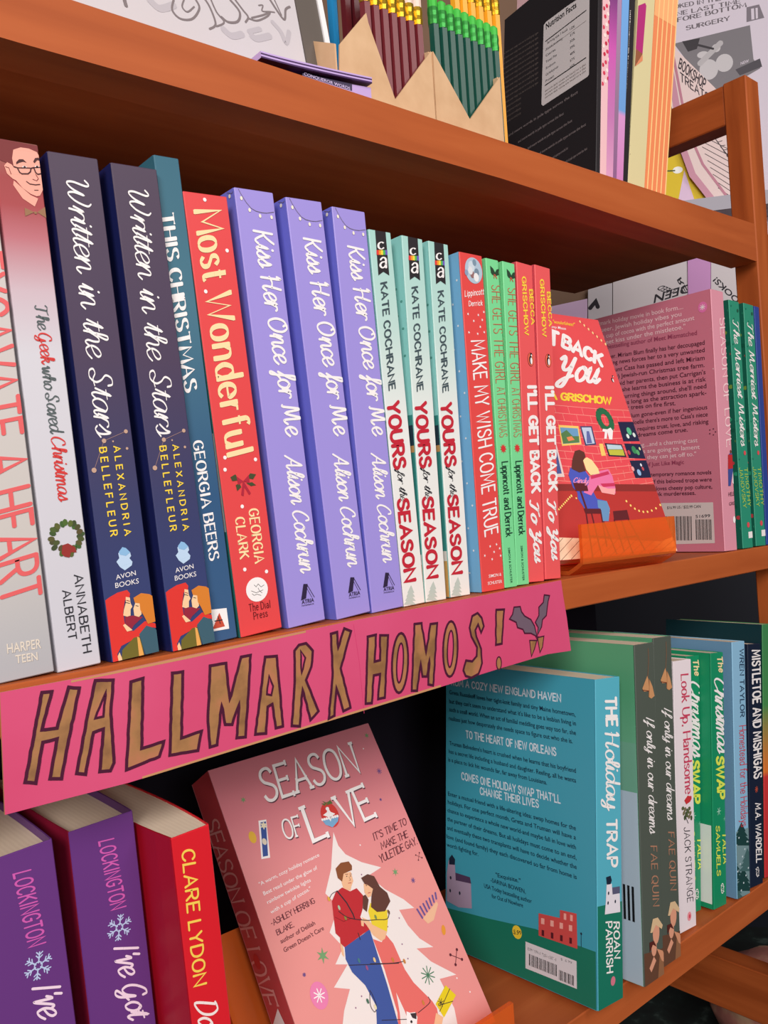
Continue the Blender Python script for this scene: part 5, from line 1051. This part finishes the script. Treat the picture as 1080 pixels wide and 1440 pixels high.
rowp([(513,4),(524,9),(535,13),(546,17),(556,24),(567,29),(579,42)], .0285, mar, brass, mat((240, 214, 200)), 'maroon pencils in the kraft box', ['maroon pencil with brass ferrule, %s in the front row of its box' % o for o in ordn[:7]])
rowp([(609.5,32.5),(622,43.6),(633,48),(643.5,53),(652,56),(661,61),(669,64),(678,67),(687,69)], .0285, grn, gfer, mat((70, 190, 70)), 'green pencils in the kraft box', ['dark green pencil with green eraser, %s in the front row of its box' % o for o in ordn[:9]])
rowp([(640,9),(651,12),(662,13),(673,12),(684,9),(695,5)], .0460, yel, brass, mat((240, 150, 130)), 'yellow pencils in the kraft box', ['yellow pencil with brass ferrule, %s behind the green pencils' % o for o in ordn[:6]])
rowp([(484,-30),(495,-20),(506,-14),(518,-12),(530,-8)], .0480, mat((92, 26, 34), .3), brass, mat((240, 214, 200)), 'dark red pencils at the back of the maroon box', ['dark red pencil, %s in the back row of the maroon pencil box' % o for o in ordn[:5]])
rowp([(466,-14)], .062, mat((40, 140, 200), .3), brass, mat((240, 214, 200)), None, ['bright blue pencil at the back left of the maroon pencil box'])
for nm in ():
    pass
# books right of the pencils
def art_black(S, L):
    f = K(5.143, 690, 0); w_ = mat((222, 214, 216)); g = mat((120, 108, 104))
    L.poly(f((385,182),(400,160),(560,40),(700,-50),(716,-45),(712,540),(700,556),(380,766),(368,755)), w_, 2)
    L.text('Nutrition Facts', f((402,214)), f((622,52)), f((400,172)), BLACK, w=2.6)
    L.line(f((398,300),(692,75)), .9, BLACK, 3); L.line(f((396,618),(690,418)), .9, BLACK, 3); L.line(f((396,370),(692,150)), .35, g, 3)
    for i, (st, a, b) in enumerate((('Serving size 1 book', 410, 560), ('Amount per serving', 400, 520), ('Calories', 400, 470), ('Total Fat', 400, 480), ('Sodium', 400, 470), ('Carbohydrate', 400, 490), ('Protein', 400, 460))):
        y = 260+i*46; L.text(st, f((a,y+60)), f((b,y+60-(b-a)*.68)), f((a,y+42)), DARK, w=1.4); L.text('%d%%' % (12+i*9), f((575,y-40)), f((610,y-64)), f((575,y-58)), DARK, w=1.6)
    for i in range(3): L.text('percent daily values are based on a diet', f((396,665+24*i)), f((690,470+24*i)), f((396,651+24*i)), g, w=1.3)
    for i in range(15):
        y = 420+36*i; x1 = 345 if i < 11 else 220; L.text('the back cover copy runs on in small grey type', f((90,y-20)), f((x1,y-20-(x1-90)*.62)), f((90,y-36)), g, w=1.2)
    for i, x1 in enumerate((632, 530, 590, 690, 560, 700)):
        y = 990+46*i; x0 = 130+70*i; L.text('and more words in pale type across the foot', f((x0,y)), f((x1,y-(x1-x0)*.63)), f((x0,y-20)), mat((150, 138, 140)), w=1.5)
def upright(label, x0, x1, lean, sm, lm, art=None, d=.108, h=.22):
    return book('paperback_book', label, 'book', stand(x0, .03, lean, (x1-x0)*.96, z1, -.17, d), (x1-x0)*.96, h, d, sm, lm, lm, art=art)
bk = mat((38, 34, 38), .42)
upright('black paperback with a white nutrition table on its cover, beside the pencil box', .5718, .5766, .110, bk, bk, art_black, .118, .205)
def art_flor(S, L):
    for i in range(40): S.disc((.001+.006*((i*7) % 5)/4, .09+.0031*i), 1.4, 1.7, mat(((214, 60, 90), (246, 226, 220), (200, 40, 70))[i % 3]), 2+.2*(i % 3), 8, uvs=True)
upright('slim paperback with a red and white patterned spine, touching the black book', .5768, .5844, .118, mat((236, 190, 196)), mat((236, 190, 196)), art_flor)
upright('slim paperback with a violet to pink spine, right of the red and white one', .5846, .5932, .128, grad('violet_pink_cover', [(0, (226, 170, 200)), (.3, (196, 120, 180)), (.55, (206, 90, 180)), (.8, (92, 50, 110)), (1, (80, 40, 110))], .22), pur)
upright('thin lilac grey paperback left of the sky blue spine', .5934, .5986, .134, grad('lilac_cover', [(0, (140, 90, 140)), (.4, (150, 120, 150)), (1, (190, 150, 190))], .22), pur)
upright('thin sky blue and pink paperback left of the black lettered spine', .5988, .6071, .140, grad('sky_pink_cover', [(0, (206, 130, 190)), (.32, (216, 150, 206)), (.34, (110, 160, 220)), (1, (120, 176, 236))], .22), mat((110, 160, 220)))
def art_bt(S, L): S.text('MORE THAN YOU WANTED TO KNOW ABOUT THE SUBJECT', (882.5,14), (875.5,150), (887,15), INKW, w=2)
upright('thin black paperback with small white lettering, left of the cream spine', .6073, .6137, .150, bk, bk, art_bt)
def art_cream(S, L):
    f = K(4.8, 880, 0); S.poly(f((45,55),(130,20),(138,40),(112,365),(30,300)), mat((180, 44, 120)), 2); S.poly(f((30,300),(112,365),(60,450),(10,440)), mat((150, 90, 60)), 3); S.poly(f((60,450),(112,368),(112,410)), mat((226, 140, 100)), 4)
    for i in range(7): S.line(f((5,690+60*i),(30,680+60*i)), .5, mat((150, 136, 100)), 3)
upright('cream yellow paperback with a magenta shape on its spine, left of the orange set', .6149, .6352, .172, mat((218, 206, 158)), mat((218, 206, 158)), art_cream)
orm = mat((238, 140, 92), .42); orl = mat((252, 206, 140), .42)
def art_or(S, L): S.rect(.0048, 0, .0062, .22, orl, 2); S.rect(.0002, .17, .0064, .22, mat((250, 178, 120)), 1)
o0 = None
for i in range(5):
    M = stand(.6356+.00690*i, .03, .186, .0064, z1, -.17, .108); lb = 'thin orange striped book, %s of the set right of the cream spine' % ('first', 'second', 'third', 'fourth', 'last')[i]
    if o0 is None: o0 = book('paperback_book', lb, 'book', M, .0064, .22, .108, orm, orl, orl, 'matching thin orange books on the top board', art=art_or)
    else: dup(o0, M, lb)

# ---------------------------------------------------------------- beyond the right end
U = Vector((math.cos(-.905), math.sin(-.905), 0)); P0 = EYE + ray((1000, 150))*1.25; N = U.cross(Vector((0, 0, 1)))
MW = Matrix(((U.x, -N.x, 0, P0.x), (U.y, -N.y, 0, P0.y), (0, 0, 1, 0), (0, 0, 0, 1)))
mb = MB(); mb.box((-1.6, .004, 0), (.9, .05, 1.7), mottled('tan_wall', [(.3, (120, 92, 72)), (.7, (140, 108, 86))], 3)); o = mb.build('wall_right'); o.matrix_world = MW; o['kind'] = 'structure'
mb = MB(); mb.box((-3, -2.6, -.05), (4, 3, 0), mottled('dark_carpet', [(.42, (14, 20, 20)), (.6, (22, 34, 32)), (.72, (70, 84, 80))], 45)); o = mb.build('floor'); o['kind'] = 'structure'
def sheet(name, label, cat, px, off, M_, art=None, th=.001, group=None):
    mb = MB(); F = Face(mb, MW, (0, -off, 0), (1, 0, 0), (0, 0, 1)); pts = [F.uv(p) for p in px]
    mb.prism([F.to3(p, 0) for p in pts], (0, th, 0), M_)
    if art: art(F)
    o = mb.build(name); o.matrix_world = MW; return tag(o, label, cat, group)
paperw = mat((222, 212, 226), .7); ink = mat((44, 40, 48), .7)
def art_poster(F):
    f = K(4.8, 880, 0); g = mat((112, 104, 112))
    for st, a, b, h in (('BOOKED IN THE', (260,72), (640,2), 26), ('ONE LAST TIME', (300,116), (772,20), 26), ('BEFORE BOTTOM', (270,166), (812,46), 27), ('SURGERY', (410,204), (700,136), 27)):
        F.text(st, f(a), f(b), f((a[0]-2, a[1]-h)), g, style='print', w=2, thin=.5, serif=.9, lvl=2)
    F.poly(f((815,50),(900,30),(935,120),(815,150)), mat((130, 122, 132)), 2); F.poly(f((845,60),(865,56),(868,130),(848,134)), paperw, 3); F.poly(f((875,55),(890,52),(892,124),(878,128)), paperw, 3)
    F.poly(f((325,295),(838,170),(862,400),(910,460),(600,640),(480,500)), mat((128, 124, 130)), 2)
    F.poly(f((380,280),(500,258),(480,330),(420,350)), mat((60, 56, 62)), 3); F.line(f((470,300),(590,330)), 3, mat((60, 56, 62)), 4)
    for c, a, b in (((560,470), 13, 15), ((665,425), 12, 13), ((520,370), 8, 5), ((610,325), 6, 6)): F.disc(f(c), a, b, mat((206, 202, 206)), 3)
    F.line(f((640,290),(500,430)), 8, mat((190, 186, 190)), 3); F.poly(f((740,470),(905,395),(920,450),(770,510)), mat((80, 76, 84)), 4); F.text('NEW', f((775,440)), f((830,420)), f((775,420)), paperw, w=2.4, lvl=5)
sheet('poster', 'pale lilac photocopied poster with a grey photograph behind the right end post', 'poster', [(930,-60),(1110,-90),(1120,330),(930,330)], .006, paperw, art_poster)
def art_zine(F):
    f = K(4.8, 880, 0); b = mat((60, 48, 56)); pkd = mat((196, 130, 150))
    F.text('BOOKSHOP', f((356,455)), f((530,600)), f((368,395)), b, style='print', w=1.9, lvl=2); F.text('TREATS', f((370,545)), f((560,690)), f((368,490)), b, style='print', w=1.6, lvl=2)
    for i in range(9):
        F.line(f((480+18*i,900+46*i),(700+10*i,1010+46*i)), .8, b, 2)
    for i in range(6): F.line(f((580+20*i,900+30*i),(620+20*i,960+26*i),(650+20*i,950+30*i)), .9, b, 3)
    F.line(f((310,320),(380,690),(430,905),(520,1110),(700,1350)), 3.4, pkd, 4); F.line(f((290,420),(340,700),(370,960),(450,1180),(600,1370)), 9, mat((206, 146, 168)), 3)
sheet('zine', 'pale pink hand-lettered bookshop zine leaning behind the end rail', 'zine', [(945,64),(1004,122),(1060,180),(1066,290),(1000,288),(975,245),(955,200),(938,120)], .030, mat((238, 214, 212), .6), art_zine, .006)
def art_yellow(F):
    f = K(4.8, 880, 0); F.poly(f((395,1150),(475,1385),(355,1350)), mat((226, 196, 226)), 2); F.disc(f((350,1148)), 7, 5, mat((250, 250, 246)), 3); F.line(f((270,1155),(330,1152)), 2, mat((80, 90, 30)), 3)
sheet('card', 'bright yellow card with a pale triangle below the end rail', 'card', [(925,195),(950,200),(965,235),(1000,292),(925,300)], .022, mat((226, 196, 26), .5), art_yellow, .002)
mb = MB(); a = Face(None, MW, (0, -.02, 0), (1, 0, 0), (0, 0, 1)); e1, e2 = a.uv((900,300)), a.uv((1100,300)); zz = a.uv((1015,290)).y
mb.box((e1.x, -.07, zz-.02), (e2.x, .004, zz-.001), mat((176, 172, 184), .5)); o = mb.build('trim_1'); o.matrix_world = MW; o['kind'] = 'structure'
def art_s1(F):
    h = K(3.176, 740, 380); F.text('DEEN', h((735,60)), h((575,110)), h((728,100)), ink, w=2.6, lvl=2); F.text('NEED', h((668,90)), h((606,66)), h((640,110)), ink, w=2.2, lvl=2); F.text('RE', h((690,30)), h((720,90)), h((672,44)), ink, w=2.6, lvl=2)
sheet('paper_sign', 'white paper sign with black capitals seen under the end of the top board', 'sign', [(862,380),(966,356),(968,470),(862,470)], .006, mat((214, 206, 210), .7), art_s1)
def art_s2(F):
    h = K(3.176, 740, 380); F.text('BOOKS!', h((975,150)), h((850,30)), h((955,168)), ink, w=2.6, lvl=2)
sheet('paper_sign', 'white paper sign with black slanted capitals right of the lilac sheet', 'sign', [(1000,348),(1046,340),(1052,470),(1000,470)], .006, mat((214, 206, 210), .7), art_s2)
sheet('paper_sheet', 'lilac paper sheet between the two lettered paper signs', 'paper', [(967,352),(999.5,346),(999.5,470),(968,470)], .008, mat((206, 150, 204), .7))
sheet('paper_sheet', 'small pale lilac sheet above the coral cover-out book', 'paper', [(770,432),(826,420),(826,470),(770,480)], .010, mat((222, 190, 226), .7))
sheet('paper_sign', 'white paper sheet with black marks behind the rose pink book', 'sign', [(827,405),(861,398),(861,470),(827,470)], .006, mat((206, 200, 206), .7), lambda F: F.line(K(3.176, 740, 380)((285,170),(310,140),(320,165)), 6, ink, 2))
mb = MB(); zz = a.uv((1000, 640)).y
mb.box((-1.4, -.05, .0), (.9, .003, Z0+zz-Z0), mat((20, 22, 32), .6, .2)); o = mb.build('trim_2'); o.matrix_world = MW; o['kind'] = 'structure'
# fuzzy pink thing on the floor
random.seed(4); mb = MB(); c = EYE + ray((1060, 1465))*((.045-Z0)/ray((1060, 1465)).z); n, m_ = 26, 16; vs = []
for j in range(m_+1):
    for i in range(n):
        a = 2*math.pi*i/n; b = math.pi*j/m_; q = 1+.05*random.random(); vs.append((c.x+.09+.085*math.sin(b)*math.cos(a)*q, c.y+.085*math.sin(b)*math.sin(a)*q, .0465+.0455*math.cos(b)*q))
mb.mesh(vs, [(j*n+i, j*n+(i+1) % n, (j+1)*n+(i+1) % n, (j+1)*n+i) for j in range(m_) for i in range(n)], mottled('fuzzy_plush', [(.3, (150, 90, 84)), (.5, (180, 116, 104)), (.7, (206, 176, 140))], 30, .95, .6))
tag(mb.build('cushion', smooth=True), 'pinkish tan fuzzy cushion on the dark floor at the lower right', 'cushion')
